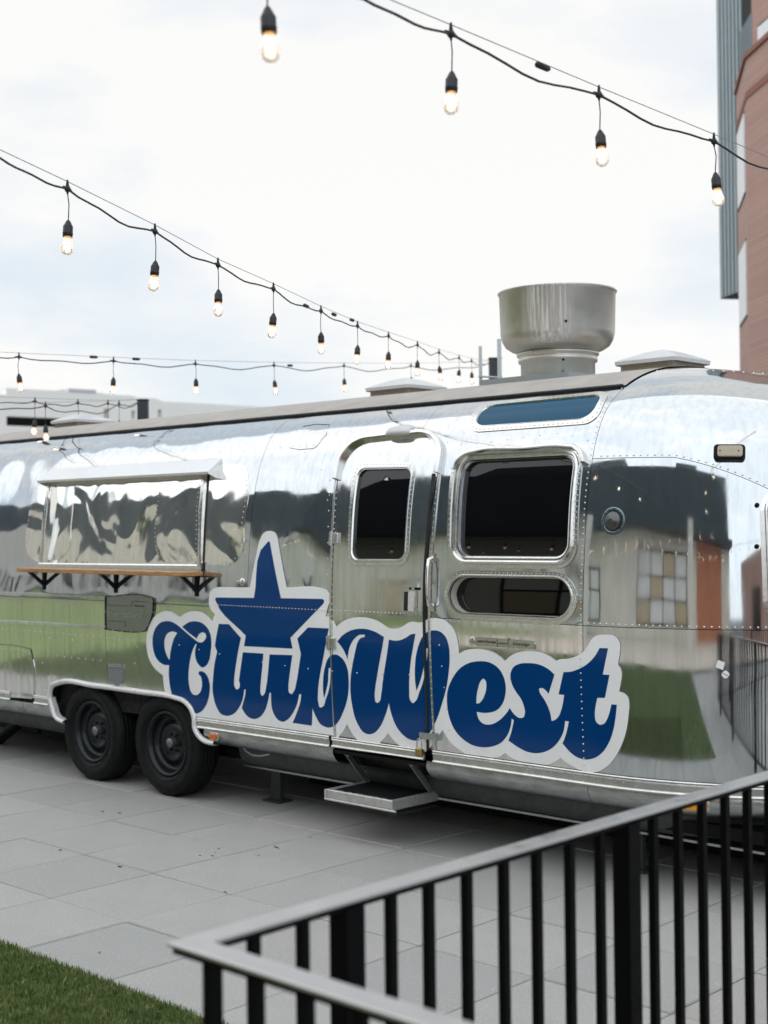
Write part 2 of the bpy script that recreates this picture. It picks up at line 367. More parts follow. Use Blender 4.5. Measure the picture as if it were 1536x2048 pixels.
def patch(mb, outer, holes=(), off=0.0, thick=0.0, step=.03, chart=True):
    """fill a loop (chart coordinates) that follows the shell; rim of depth thick"""
    outer = dens(np.asarray(outer), step); hs = [dens(np.asarray(h), step) for h in holes]
    loops = [outer]+hs; V = np.concatenate(loops); E = []; k = 0
    for lp in loops:
        E += [(k+i, k+(i+1) % len(lp)) for i in range(len(lp))]; k += len(lp)
    lo, hi = outer.min(0), outer.max(0)
    gx = np.arange(lo[0]+step*.5, hi[0], step); gy = np.arange(lo[1]+step*.5, hi[1], step)
    G = np.array([(x+(step*.5 if j % 2 else 0), y) for j, y in enumerate(gy) for x in gx])
    if len(G):
        ok = inpoly(G, outer)
        for h in hs: ok &= ~inpoly(G, h)
        G = G[ok]
        if len(G):
            keep = np.ones(len(G), bool)
            for i in range(0, len(V), 1): keep &= ((G-V[i])**2).sum(1) > (step*.35)**2
            G = G[keep]
    A = np.concatenate([V, G]) if len(G) else V
    r = delaunay_2d_cdt([Vector(a) for a in A], E, [], 0, 1e-7)
    VV = np.array([tuple(v) for v in r[0]]); F = np.array([tuple(f) for f in r[2]])
    c = VV[F].mean(1); ok = inpoly(c, outer)
    for h in hs: ok &= ~inpoly(c, h)
    F = F[ok]
    a, b, d = VV[F[:, 0]], VV[F[:, 1]], VV[F[:, 2]]
    flip = ((b-a)[:, 0]*(d-a)[:, 1]-(b-a)[:, 1]*(d-a)[:, 0]) < 0; F[flip] = F[flip][:, ::-1]
    N = SN(VV[:, 0], VV[:, 1]); W = S(VV[:, 0], VV[:, 1])+N*off
    mb.add(W, F, True, N)
    if thick:
        for li, lp in enumerate(loops):
            ar = 0.5*np.sum(lp[:, 0]*np.roll(lp[:, 1], -1)-np.roll(lp[:, 0], -1)*lp[:, 1])
            if (ar < 0) != (li > 0): lp = lp[::-1]
            n = SN(lp[:, 0], lp[:, 1]); p = S(lp[:, 0], lp[:, 1]); m = len(lp)
            tg = np.roll(p, -1, 0)-np.roll(p, 1, 0); rn = np.cross(tg, n); rn /= np.linalg.norm(rn, axis=1, keepdims=True)
            vs = np.concatenate([p+n*off, p+n*(off-thick)])
            mb.add(vs, [(i, m+i, m+(i+1) % m, (i+1) % m) for i in range(m)], True, np.concatenate([rn, rn]))
    return mb
def polar_match(loops, N=128):
    out = []
    for lp in loops:
        c = (lp.max(0)+lp.min(0))/2; h = (lp.max(0)-lp.min(0))/2
        d = dens(lp, min(h)/30)-c; a = np.arctan2(d[:, 1]/h[1], d[:, 0]/h[0]); o = np.argsort(a); a = a[o]; d = d[o]
        t = np.linspace(-PI, PI, N, endpoint=False)
        x = np.interp(t, a, d[:, 0], period=2*PI); y = np.interp(t, a, d[:, 1], period=2*PI)
        out.append(np.stack([x, y], -1)+c)
    return out
def ring(mb, rows, smooth=True):
    """rows: list of (loop in chart coords, offset); lofts a moulded frame"""
    n = len(rows[0][0]); vs = []
    for lp, off in rows: vs.append(S(lp[:, 0], lp[:, 1])+SN(lp[:, 0], lp[:, 1])*off)
    m = len(rows)
    fs = [(i*n+k, i*n+(k+1) % n, (i+1)*n+(k+1) % n, (i+1)*n+k) for i in range(m-1) for k in range(n)]
    mb.add(np.concatenate(vs), fs, False); return mb
def lerp(a, b, t): return a+(b-a)*t
def Z(pts, ox, oy, sc): return [(p[0]/sc+ox, p[1]/sc+oy)+tuple(p[2:]) for p in pts]
Z1 = lambda p: Z(p, 0, 880, 2.954); Z2 = lambda p: Z(p, 280, 1040, 3.84); Z3 = lambda p: Z(p, 600, 820, 4.453)
Z4 = lambda p: Z(p, 640, 1220, 4.8767); Z5 = lambda p: Z(p, 860, 760, 3.84); Z6 = lambda p: Z(p, 860, 1220, 3.4909)
ZW = lambda p: Z(p, 0, 1160, 3.657); Z7 = lambda p: Z(p, 1140, 700, 3.879)
def loopUS(pts, sub=6): return US(smooth_loop(pts, sub))
def lineUS(pts, sub=6): return US(smooth_loop(pts, sub, False))

# ================================================================== GROUND
SL = .6096
gm = simple('joint_sand', (.035, .034, .031), .9, nscale=40)
o = MB().add([(-900, -900, -.045), (900, -900, -.045), (900, 900, -.045), (-900, 900, -.045)], [(0, 1, 2, 3)]).build('ground', simple('asphalt_ground', (.10, .10, .098), .9, nscale=3).m); tag(o, kind='structure')
t = MT('exposed_concrete_slab').set(spec=.3)
rd = t.rand(); tone = t.ramp(rd, [(0, (.38, .38, .365)), (.35, (.425, .420, .402)), (.7, (.455, .446, .425)), (1, (.42, .405, .378))])
grain = t.noise(150, 4, .75); blot = t.noise(2.6, 6, .65)
col = t.mix(t.ramp(blot, [(.3, 0.), (.75, .6)]), tone, (.35, .345, .33))
col = t.mix(t.ramp(grain, [(.36, .75), (.50, .0)]), col, (.27, .265, .255))
sp = t.n.new('ShaderNodeTexVoronoi'); sp.inputs['Scale'].default_value = 80; t.l.new(t.co(), sp.inputs['Vector'])
spk = t.math('MULTIPLY', t.math('LESS_THAN', sp.outputs['Distance'], .20), t.math('GREATER_THAN', t.noise(55, 2), .52))
col = t.mix(spk, col, (.60, .60, .58))
oil = t.ramp(t.noise(1.1, 7, .7), [(.66, 0.), (.74, .35)]); col = t.mix(oil, col, (.22, .22, .21))
t.to(col, 'Base Color'); t.to(t.ramp(grain, [(.3, .5), (.7, .8)]), 'Roughness'); t.bump(grain, .0012); M['slab'] = t.m
paving = MB().box((1.5, 1.2, -.03), (24, 14, .02)).build('paving', gm.m); tag(paving, kind='structure')
h = SL/2-.0035; c = .004
def slabmesh(seed):
    r = random.Random(seed); b = MB(); e = [r.uniform(-.0022, .0022) for _ in range(4)]
    q = [(-h, -h), (h, -h), (h, h), (-h, h)]; vs = [(x, y, -.02) for x, y in q]+[(x, y, -c*1.2) for x, y in q]+[(x-math.copysign(c, x), y-math.copysign(c, y), e[i]) for i, (x, y) in enumerate(q)]
    b.add(vs, [(0, 1, 5, 4), (1, 2, 6, 5), (2, 3, 7, 6), (3, 0, 4, 7), (4, 5, 9, 8), (5, 6, 10, 9), (6, 7, 11, 10), (7, 4, 8, 11), (8, 9, 10, 11)])
    me = bpy.data.meshes.new('paving_slab'); me.from_pydata(b.v, [], b.f); me.materials.append(M['slab']); return me
SM = [slabmesh(i) for i in range(6)]
cells = []
for a in range(-15, 17):
    for b_ in range(-9, 12):
        cx, cyy = (a+.5)*SL, (b_+.5)*SL
        if cyy < -1.3 and cx < 3.35: continue
        p = proj([(cx, cyy, 0)])[0]; d = np.linalg.norm(np.array([cx, cyy, 0])-CAM); infr = -60 < p[0] < 1600 and p[1] < 2130 and np.dot(np.array([cx, cyy, 0])-CAM, _fwd) > 0
        cells.append((0 if infr and cyy < 4 else 1, d, cx, cyy))
cells.sort(); rest = MB()
for i, (fl, d, cx, cyy) in enumerate(cells):
    zt_ = random.uniform(-.0015, .0015)
    if i < 290:
        o = bpy.data.objects.new('paving_slab', random.choice(SM)); COL.objects.link(o); o.parent = paving; o.location = (cx, cyy, zt_)
    else: rest.box((cx, cyy, -.01+zt_), (SL-.006, SL-.006, .02))
o = rest.build('paving_slabs_beyond', M['slab'], paving); o['kind'] = 'stuff'

# lawn
LE = -1.17
gmat = simple('turf_base', (.080, .125, .034), .9, var=.5, nscale=25, bump=.01).m
t = MT('turf_blades').set(rough=.55, spec=.25)
t.to(t.mix(t.ramp(t.noise(14, 5, .65), [(.32, 0.), (.68, 1.)]), (.060, .105, .022), (.215, .255, .090)), 'Base Color'); M['turf'] = t.m
lawn = MB().box((-2.4, LE-2.55, -.004), (11.3, 5.1, .03)).build('lawn', gmat); tag(lawn, kind='structure')
lawn2 = MB().box((-29.1, -10.74, -.006), (42, 19.12, .03)).build('lawn', simple('turf_far_lit', (.22, .29, .10), .9, var=.25, nscale=2, bump=.02).m); tag(lawn2, kind='structure')  # paler copy of the same turf; its strongly lit look is in the colour
def blades(x0, x1, y0, y1, n, hgt, wd):
    x = RNG.uniform(x0, x1, n); y = RNG.uniform(y0, y1, n); a = RNG.uniform(0, 2*PI, n); hh = hgt*RNG.uniform(.6, 1.25, n)
    ld = RNG.normal(0, .4, n)*hh; lx = np.cos(a+1.2)*ld; ly = np.sin(a+1.2)*ld; wx = np.cos(a)*wd/2; wy = np.sin(a)*wd/2
    z0 = np.full(n, .008)
    V = np.stack([np.stack([x-wx, y-wy, z0], -1), np.stack([x+wx, y+wy, z0], -1), np.stack([x+wx*.7+lx*.45, y+wy*.7+ly*.45, z0+hh*.62], -1), np.stack([x-wx*.7+lx*.45, y-wy*.7+ly*.45, z0+hh*.62], -1), np.stack([x+lx, y+ly, z0+hh], -1)], 1).reshape(-1, 3)
    b = np.arange(n)*5; F = [(i, i+1, i+2, i+3) for i in b]+[(i+3, i+2, i+4) for i in b]
    return V, F
def rawmesh(name, V, F, mat, parent=None):
    me = bpy.data.meshes.new(name); me.from_pydata(V.tolist(), [], F); me.materials.append(mat); o = bpy.data.objects.new(name, me); COL.objects.link(o)
    if parent: o.parent = parent
    return o
V, F = blades(.1, 2.5, -2.7, LE+.004, 110000, .021, .0028); V[:, 2] += .002
V2, F2 = blades(-8, 3.2, -6.2, LE, 60000, .028, .012)
F2 = [tuple(i+len(V) for i in f) for f in F2]
o = rawmesh('grass', np.concatenate([V, V2]), F+F2, M['turf']); tag(o, kind='stuff')

b = MB(); rr_ = random.Random(5)
for px, py in ((205, 1623), (239, 1626), (437, 1697), (430, 1706), (425, 1712), (400, 1711), (552, 1694), (557, 1696), (517, 1711), (240, 1733), (450, 1784), (199, 1905), (1010, 1780), (700, 1800), (120, 1700), (620, 1675)):
    q = hz(px, py, .0022); n_ = 6; r_ = rr_.uniform(.006, .016); vs = [(q[0]+math.cos(i*PI/3)*r_*rr_.uniform(.5, 1.6), q[1]+math.sin(i*PI/3)*r_*rr_.uniform(.3, .8), .0025+rr_.uniform(0, .002)) for i in range(n_)]
    b.add(vs+[(q[0], q[1], .006)], [(i, (i+1) % n_, n_) for i in range(n_)])
tag(b.build('debris', simple('dark_leaf_litter', (.03, .028, .024), .8).m), kind='stuff')
# ================================================================== TRAILER
TR = empty('travel_trailer', (-.8, YC, 0), 'long polished aluminium food trailer with rounded end and blue star lettering', 'trailer')
def T(mb, name, mat, parent=None, label=None, loc=None): return mb.build(name, mat, parent or TR, label=label, loc=loc)
def gridsurf(mb, u0, u1, s0, s1, off=0., nu=40, ns=40, mirror=False, rear=False):
    u, s = np.meshgrid(np.linspace(u0, u1, nu+1), np.linspace(s0, s1, ns+1)); u = u.ravel(); s = s.ravel()
    s = np.minimum(s, SMAX-1e-4) if s1 <= SMAX+1e-6 else s
    N = SN(np.minimum(u, UMAX-3e-3), np.minimum(s, SMAX-3e-3)); P = S(u, s)+N*off
    F = [(j*(nu+1)+i, j*(nu+1)+i+1, (j+1)*(nu+1)+i+1, (j+1)*(nu+1)+i) for j in range(ns) for i in range(nu)]
    if mirror: P[:, 1] = 2*YC-P[:, 1]; N[:, 1] *= -1
    if rear: P[:, 0] = -3.0-P[:, 0]; N[:, 0] *= -1
    if mirror != rear: F = [f[::-1] for f in F]
    mb.add(P, F, True, N); return mb
XR = -3.0-XE      # where the rear cap starts
# dark inner shell
b = MB()
gridsurf(b, XR, XE, -.05, SMAX, -.075, 60, 60); gridsurf(b, XR, XE, -.05, SMAX, -.075, 2, 60, True)
gridsurf(b, XE, UMAX, -.05, SMAX, -.075, 30, 60); gridsurf(b, XE, UMAX, -.05, SMAX, -.075, 30, 60, True)
for mm in (False, True): gridsurf(b, XE, UMAX, -.05, SMAX, -.01, 30, 40, mm, True)
T(b, 'inner_shell', M['inner'])
# ---- loops (chart coordinates)
GAP = .0016
SB = sof(1.268)
SG = sof(2.463)
def yline(px): return 1433+.1383*(px-392)
well = smooth_loop([(131, 1445), (118, 1437), (108, 1415), (104, 1390), (108, 1375), (118, 1370), (187, 1376), (281, 1389), (350, 1400), (368, 1407), (379, 1418), (385, 1436), (387, 1457), (397, 1477), (412, 1488), (430, 1491, 1), (430, 1530, 1), (131, 1530, 1)], 5)
wellU = US(well)
door_out = Z3([(318, 2900, 1), (298, 2500), (283, 2300), (275, 1900), (275, 1500), (283, 1250), (300, 900), (322, 640), (352, 520), (402, 410), (482, 318), (570, 272), (700, 252), (1000, 222), (1120, 216), (1185, 232), (1230, 280), (1250, 350), (1248, 440), (1215, 620), (1165, 900), (1135, 1200), (1112, 1500), (1104, 1900), (1113, 2300), (1130, 2700), (1145, 3020, 1)])
dl = loopUS(door_out, 5)
def rquad(pts, r, n=10):
    Q = US(pts); out = []
    for i in range(4):
        p, a, c_ = Q[i], Q[i-1], Q[(i+1) % 4]; da = (a-p)/np.linalg.norm(a-p); dc = (c_-p)/np.linalg.norm(c_-p)
        for k in range(n+1):
            t = k/n; e = 2.0
            q0, q1 = p+da*r, p+dc*r
            x = math.cos(t*PI/2)**(2/2.1); y = math.sin(t*PI/2)**(2/2.1)
            out.append(p+da*r*(1-y)+dc*r*(1-x))
    return np.array(out)
def rpair(o, ro, i, ri):
    a = rquad(o, ro); b = rquad(i, ri); res = []
    # same point count and order in both loops; add points on the straight runs
    A, B = [], []
    n = len(a)
    for k in range(n):
        m = 14 if (k+1) % 11 == 0 else 1
        for j in range(m): A.append(a[k]+(a[(k+1) % n]-a[k])*j/m); B.append(b[k]+(b[(k+1) % n]-b[k])*j/m)
    A, B = np.array(A), np.array(B)
    if 0.5*np.sum(A[:, 0]*np.roll(A[:, 1], -1)-np.roll(A[:, 0], -1)*A[:, 1]) < 0: A, B = A[::-1].copy(), B[::-1].copy()
    return A, B
dwoU, dwiU = rpair(Z3([(497, 470), (1052, 468), (968, 1396), (426, 1394)]), .075, Z3([(538, 530), (1002, 523), (930, 1328), (470, 1326)]), .052)
mwoU, mwiU = rpair(Z5([(192, 545), (1196, 503), (1130, 1453), (130, 1440)]), .125, Z5([(282, 630), (1120, 586), (1060, 1354), (234, 1348)]), .070)
pwoU, pwiU = rpair(Z5([(120, 1456), (1138, 1480), (1138, 1890), (112, 1838)]), .150, Z5([(152, 1512), (1090, 1527), (1084, 1824), (146, 1782)]), .105)
twoU, twiU = rpair(Z5([(385, 185), (1402, 83), (1292, 333), (282, 408)]), .095, Z5([(432, 205), (1338, 117), (1242, 294), (340, 358)]), .075)
# ---- skin panels around door, well and windows
uD0 = float(dl[:, 0].min()); uD1 = float(dl[-1, 0])
uA = US([(212, 1300)])[0, 0]; uH = US([(507, 1000)])[0, 0]
def rect(u0, u1, s0, s1): return [np.array(p) for p in ((u0+GAP, s0+GAP), (u1-GAP, s0+GAP), (u1-GAP, s1-GAP), (u0+GAP, s1-GAP))]
# the door cuts through the panels: panels left and right of the door follow its outline
def split_rect_door(u0, u1, s0, s1, side):
    """rectangle whose right (side=-1) or left (side=1) border follows the door outline between s0 and s1"""
    e = dl[np.argsort(dl[:, 1])]
    left = np.array([p for p in dl if p[0] < (uD0+uD1)/2]); right = np.array([p for p in dl if p[0] >= (uD0+uD1)/2])
    pts = left if side < 0 else right; pts = pts[np.argsort(pts[:, 1])]
    ss_ = np.linspace(s0, min(s1, pts[:, 1].max()), 30); uu_ = np.interp(ss_, pts[:, 1], pts[:, 0])
    return ss_, uu_
stop = float(dl[:, 1].max()); umid = float(dl[np.argmax(dl[:, 1]), 0])
def panel(name, loop, holes=(), mat='skin', off=0., step=.035, label=None):
    b = MB(); patch(b, loop, holes, off, .012, step); return T(b, 'skin_panel' if name is None else name, M[mat], label=label)
# lower row
k = wellU
def wellcut(u0, u1):
    # lower edge follows wheel opening
    top = k[(k[:, 1] > -.2)]
    return top
wl = k[:, 0].min(); wr = k[:, 0].max()
arch = np.array([p for p in wellU if p[1] > 0.0]); arch = arch[np.argsort(arch[:, 0])]
aL = arch[arch[:, 0] <= uA]; aR = arch[arch[:, 0] > uA]
sArch = np.interp(uA, arch[:, 0], arch[:, 1])
panel(None, [(XR+GAP, GAP), (aL[0, 0], GAP)]+[tuple(p) for p in aL]+[(uA-GAP, sArch), (uA-GAP, SB-GAP), (XR+GAP, SB-GAP)], mat='skin_low')
ssL, uuL = split_rect_door(0, 0, GAP, SB-GAP, -1)
panel(None, [(uA+GAP, sArch)]+[tuple(p) for p in aR]+[(aR[-1, 0], GAP)]+[(u_-.004, s_) for u_, s_ in zip(uuL, ssL)]+[(uA+GAP, SB-GAP)], mat='skin_low')
ssR, uuR = split_rect_door(0, 0, GAP, SB-GAP, 1)
panel(None, [(u_+.004, s_) for u_, s_ in zip(uuR, ssR)][::-1]+[(uuR[0]+.004, GAP), (XE-GAP, GAP), (XE-GAP, SB-GAP)], mat='skin_low')
# upper row: left of the hatch, hatch bay to door, right of door
ssL, uuL = split_rect_door(0, 0, SB+GAP, stop, -1); ssR, uuR = split_rect_door(0, 0, SB+GAP, stop, 1)
panel(None, rect(XR, uH, SB, SG))
panel(None, [(uH+GAP, SB+GAP)]+[(u_-.004, s_) for u_, s_ in zip(uuL, ssL)]+[(umid-.001, stop+.004), (umid-.001, SG-GAP), (uH+GAP, SG-GAP)])
panel(None, [(u_+.004, s_) for u_, s_ in zip(uuR, ssR)]+[(umid+.001, stop+.004), (umid+.001, SG-GAP), (XE-GAP, SG-GAP), (XE-GAP, SB+GAP)][0:4] if False else
      [(umid+.001, SG-GAP), (umid+.001, stop+.004)]+[(u_+.004, s_) for u_, s_ in zip(uuR, ssR)][::-1]+[(XE-GAP, SB+GAP), (XE-GAP, SG-GAP)], [mwiU, pwiU, twiU])
# far side and rear
b = MB(); gridsurf(b, XR, XE, 0, SG, 0, 2, 40, True); T(b, 'skin_panel', M['skin'])
for mm in (False, True):
    b = MB(); gridsurf(b, XE, UMAX, 0, SMAX, 0, 40, 50, mm, True); T(b, 'rear_end_cap', M['skin_cap'])
# roof
b = MB(); gridsurf(b, XR, XE-.004, SG-.004, 2*SMAX-SG+.004, .006, 60, 60)
T(b, 'roof_coating', M['roof'])
# black seam under the roof coating, ends at the cap seam
us = np.linspace(XR, XE-.02, 60)
b = MB(); b.tube([tuple(p) for p in S(us, np.full(60, SG-.008))+SN(us, np.full(60, SG-.008))*.006], .010, 6); T(b, 'gutter_rail', M['gasket'])
# end cap: upper seam polyline in chart, then panels
capseam = lineUS([(1185, 919), (1245, 917.5), (1310, 919), (1387, 928), (1440, 941), (1480, 957), (1520, 984)], 5)
f = np.polyfit(capseam[:, 0]-XE, capseam[:, 1], 2)
cu = np.linspace(XE, UMAX-.004, 40); cs = np.polyval([f[0], f[1], sof(2.083)], np.minimum(cu-XE, .95)); cs = np.minimum(cs, sof(2.083)); cs = np.maximum(cs, sof(1.80))
panel(None, rect(XE, UMAX-.002, 0, SB), mat='skin_cap', step=.04)
panel(None, [(cu[0]+GAP, SB+GAP), (cu[-1], SB+GAP)]+[(a, s_-GAP) for a, s_ in zip(cu[::-1], cs[::-1])][:-1]+[(cu[0]+GAP, cs[0]-GAP)], mat='skin_cap', step=.04)
STOP = sof(2.556)
panel(None, [(cu[0]+GAP, cs[0]+GAP)]+[(a, s_+GAP) for a, s_ in zip(cu, cs)][1:]+[(cu[-1], STOP-GAP), (cu[0]+GAP, STOP-GAP)], mat='skin_cap', step=.04)
b = MB(); gridsurf(b, XE+GAP, UMAX, STOP+GAP, SMAX, .0, 40, 16); T(b, 'skin_panel', M['skin_cap'])
b = MB(); gridsurf(b, XE, UMAX, 0, SMAX, 0, 40, 60, True); T(b, 'skin_panel', M['skin_cap'])

# ---- door
DOOR = MB(); patch(DOOR, dl, [dwiU], .003, .02, .03); DOOR = T(DOOR, 'door', M['door'])
def D(mb, name, mat, label=None): return T(mb, name, mat, DOOR, label)
def window(parent, fo, fi, rows, glassmat, goff, name='window', jamb=None):
    b = MB(); ring(b, [(lerp(fo, fi, t_), o_) for t_, o_ in rows]); w_ = T(b, name, M['frame'], parent)
    g_ = MB(); patch(g_, fi, (), goff, 0, .05); T(g_, 'glass', glassmat, w_)
    if jamb:
        j = MB(); ring(j, [(lerp(fo, fi, .98), .002), (lerp(fo, fi, 1.0), goff)]); T(j, 'jamb', jamb, w_)
    return w_
window(DOOR, dwoU, dwiU, [(0, .002), (.0, .006), (.55, .007), (.62, .011), (.82, .011), (.95, .004), (1.0, -.012)], M['glass'], -.010, 'door_window')
MW = window(TR, mwoU, mwiU, [(0, .001), (.0, .005), (.30, .006), (.33, .018), (.5, .024), (.62, .018), (.66, .006), (.78, .008), (.82, .016), (.93, .014), (.98, 0), (1.0, -.02)], M['glass'], -.016)
PW = window(TR, pwoU, pwiU, [(0, .001), (.0, .005), (.55, .006), (.66, .013), (.85, .013), (.95, .006)], M['glass'], -.058, jamb=M['jamb'])
window(TR, twoU, twiU, [(0, .001), (0, .005), (.8, .006), (.95, .008), (1.0, .001)], M['blueglass'], .0)
_a = US([(1519, 1050), (1525, 1247), (1524, 979)])
fw0, fs0, fs1 = _a[0, 0]+.004, _a[1, 1], _a[2, 1]
def rrect_chart(u0, u1, s0, s1, r):
    return np.array([((u0+u1)/2+x, (s0+s1)/2+y) for x, y in roundrect((u1-u0)/2, (s1-s0)/2, r, 8)])
fo_, fi_ = rrect_chart(fw0, fw0+.62, fs0, fs1, .10), rrect_chart(fw0+.035, fw0+.585, fs0+.035, fs1-.035, .07)
FW = MB(); ring(FW, [(fo_, .001), (fo_, .005), (lerp(fo_, fi_, .6), .006), (lerp(fo_, fi_, .7), .018), (lerp(fo_, fi_, .95), .018), (fi_, .003)]); FW = T(FW, 'front_window', M['frame'])
b = MB(); patch(b, fi_, (), .004, 0, .05); T(b, 'glass', M['glass'], FW)
# brow trims
def strip(mb, ctr, halfw, h, seg=None, prof=((-1, 0), (-1, .8), (-.6, 1), (.6, 1), (1, .8), (1, 0))):
    """extruded moulding following a chart polyline"""
    d = np.gradient(ctr, axis=0); d /= np.linalg.norm(d, axis=1, keepdims=True)+1e-12; nr = np.stack([-d[:, 1], d[:, 0]], -1)
    n = len(ctr); m = len(prof); vs = []
    for a, hh in prof:
        q = ctr+nr*a*halfw; vs.append(S(q[:, 0], q[:, 1])+SN(q[:, 0], q[:, 1])*(hh*h+.0005))
    vs = np.concatenate(vs)
    fs = [(i*n+k, (i+1)*n+k, (i+1)*n+k+1, i*n+k+1) for i in range(m-1) for k in range(n-1)]
    fs += [tuple(i*n for i in range(m)), tuple(i*n+n-1 for i in range(m-1, -1, -1))]
    mb.add(vs, fs); return mb
b = MB(); strip(b, lineUS(Z5([(190, 690), (215, 632), (275, 580), (380, 548), (720, 530), (1060, 514), (1125, 524), (1165, 560), (1186, 640)])), .011, .030); T(b, 'drip_cap', M['frame'], MW)
b = MB(); strip(b, lineUS(Z3([(330, 620), (345, 530), (395, 412), (475, 320), (565, 272), (700, 250), (1000, 222), (1120, 215), (1190, 235), (1240, 290), (1262, 360), (1255, 450), (1232, 565)])), .014, .034); T(b, 'drip_cap', M['frame'])
# door jamb strips and the black gasket
b = MB(); strip(b, lineUS([(868.5, 948), (862, 1000), (855.5, 1080), (851, 1150), (850, 1240), (852, 1320), (855.5, 1420), (857.5, 1500)]), .0085, .012); T(b, 'door_seal', M['gasket'])
b = MB(); strip(b, lineUS([(879, 948), (873, 1000), (866, 1080), (861, 1150), (859.5, 1240), (861.5, 1320), (866, 1420), (871, 1505)]), .0085, .007); T(b, 'door_jamb', M['frame'])
b = MB(); strip(b, lineUS([(671, 960), (667, 1022), (663.5, 1100), (661.5, 1170), (661.5, 1250), (663.5, 1340), (668, 1440), (671, 1489)]), .006, .005); T(b, 'door_jamb', M['frame'])
b = MB(); strip(b, lineUS([(675.5, 960), (671, 1022), (667, 1100), (665, 1170), (665, 1250), (667, 1340), (671.5, 1440), (674, 1492)]), .0022, .0055); T(b, 'door_seal', M['gasket'])
# ---- rub rail: three-ribbed extrusion
rail = [(-1, 0), (-1, .75), (-.8, 1), (-.62, .75), (-.55, .45), (.2, .45), (.28, .75), (.45, .9), (.62, .75), (.7, .5), (.85, .9), (1, .7), (1, 0)]
def railseg(u0, u1):
    n = max(4, int((u1-u0)/.06)); us_ = np.linspace(u0, u1, n); b = MB(); strip(b, np.stack([us_, np.full(n, -.032)], -1), .033, .016, prof=rail); return T(b, 'rub_rail', M['trim'])
uwR = US([(397, 1440)])[0, 0]; uwL = US([(99, 1400)])[0, 0]; udl = US([(661, 1478)])[0, 0]; uJ = US([(874, 1510)])[0, 0]; udr = US([(852, 1508)])[0, 0]; u70 = US([(70, 1396)])[0, 0]
railseg(u70, uwL); railseg(uwR, udl); railseg(US([(868, 1509)])[0, 0], UMAX-.01); railseg(XR, u70-.32)
b = MB(); us_ = np.linspace(udl+.025, udr-.003, 16); strip(b, np.stack([us_, np.full(16, -.030)], -1), .030, .022, prof=rail); D(b, 'threshold_rail', M['trim'])
# ---- skirt below the rail
skp = [(.003, .49), (-.002, .462), (.012, .43), (.04, .402), (.085, .385), (.17, .378)]
def skirt(mb, u0, u1, prof=skp):
    n = max(3, int((u1-u0)/.05)); u = np.linspace(u0, u1, n); B = S(u, np.zeros(n)); N = SN(u, np.full(n, .05)); N[:, 2] = 0; N /= np.linalg.norm(N, axis=1, keepdims=True)
    dense = smooth_loop(prof, 5, False); vs = np.concatenate([np.stack([B[:, 0]-N[:, 0]*d_, B[:, 1]-N[:, 1]*d_, np.full(n, z_)], -1) for d_, z_ in dense]); m = len(dense)
    mb.add(vs, [(i*n+k, i*n+k+1, (i+1)*n+k+1, (i+1)*n+k)[::-1] for i in range(m-1) for k in range(n-1)], True); return mb
uS1 = US([(408, 1480)])[0, 0]; uS0 = US([(112, 1430)])[0, 0]
for a, c_ in ((XR, u70-.16), (u70-.155, uS0-.0), (uS1, udl+.02), (udr+.003, XE), (XE+.003, UMAX-.003)):
    b = MB(); skirt(b, a, c_); T(b, 'skirt_panel', M['skirt'])
b = MB(); skirt(b, uS1+.1, XE, [(.16, .376), (.20, .35), (.215, .30), (.23, .27), (.5, .262), (1.2, .262)]); skirt(b, XE, UMAX-.02, [(.16, .376), (.20, .35), (.215, .30), (.23, .27), (.5, .262), (.9, .262)])
T(b, 'belly_pan', M['belly']); b = MB(); skirt(b, XR, uS0-.15, [(.16, .376), (.20, .35), (.215, .30), (.23, .27), (.5, .262), (1.2, .262)]); T(b, 'belly_pan', M['belly'])
b = MB(); b.box((-.6, YC, .30), (8.2, 1.9, .06)); T(b, 'chassis', M['black'])
for y0 in (1.62, 3.2): b = MB(); b.box((.95, y0, .206), (4.2, .03, .012)); T(b, 'chassis_rail', M['galv'])
b = MB(); b.box((.95, 2.55, .17), (4.0, .9, .28)); T(b, 'underfloor_blocker', M['black']); b = MB(); b.box((-4.1, 2.55, .18), (2.6, .9, .26)); T(b, 'rear_underfloor_blocker', M['black'])  # unseen boxes added to block daylight from the far side under the floor
# ---- wheel opening trim and well
tl = lineUS([(131, 1442), (116, 1435), (107, 1413), (102, 1388), (106, 1372), (118, 1366), (187, 1372), (281, 1385), (350, 1396), (370, 1403.5), (382, 1416), (389, 1435), (391, 1457), (401, 1475), (416, 1485.5), (432, 1488)], 6)
b = MB()
d = np.gradient(tl, axis=0); d /= np.linalg.norm(d, axis=1, keepdims=True); nr = np.stack([-d[:, 1], d[:, 0]], -1)
rows = []
for a, hh in ((.022, 0), (.020, .016), (.010, .026), (-.004, .022), (-.010, .006), (-.010, -.03)):
    q = tl+nr*a; rows.append(S(q[:, 0], q[:, 1])+SN(q[:, 0], q[:, 1])*hh)
n = len(tl); b.add(np.concatenate(rows), [(i*n+k, i*n+k+1, (i+1)*n+k+1, (i+1)*n+k) for i in range(5) for k in range(n-1)], True); T(b, 'wheel_arch_trim', simple('bright_arch_trim', (.80, .80, .80), .30, .25, var=.06).m)
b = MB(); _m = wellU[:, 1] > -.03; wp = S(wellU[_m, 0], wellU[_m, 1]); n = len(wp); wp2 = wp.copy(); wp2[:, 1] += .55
b.add(np.concatenate([wp, wp2]), [(i, i+1, n+i+1, n+i) for i in range(n-1)]); b.box((wp[:, 0].mean(), 1.25+.56, .56), (1.5, .02, .5)); T(b, 'wheel_well', M['black'])
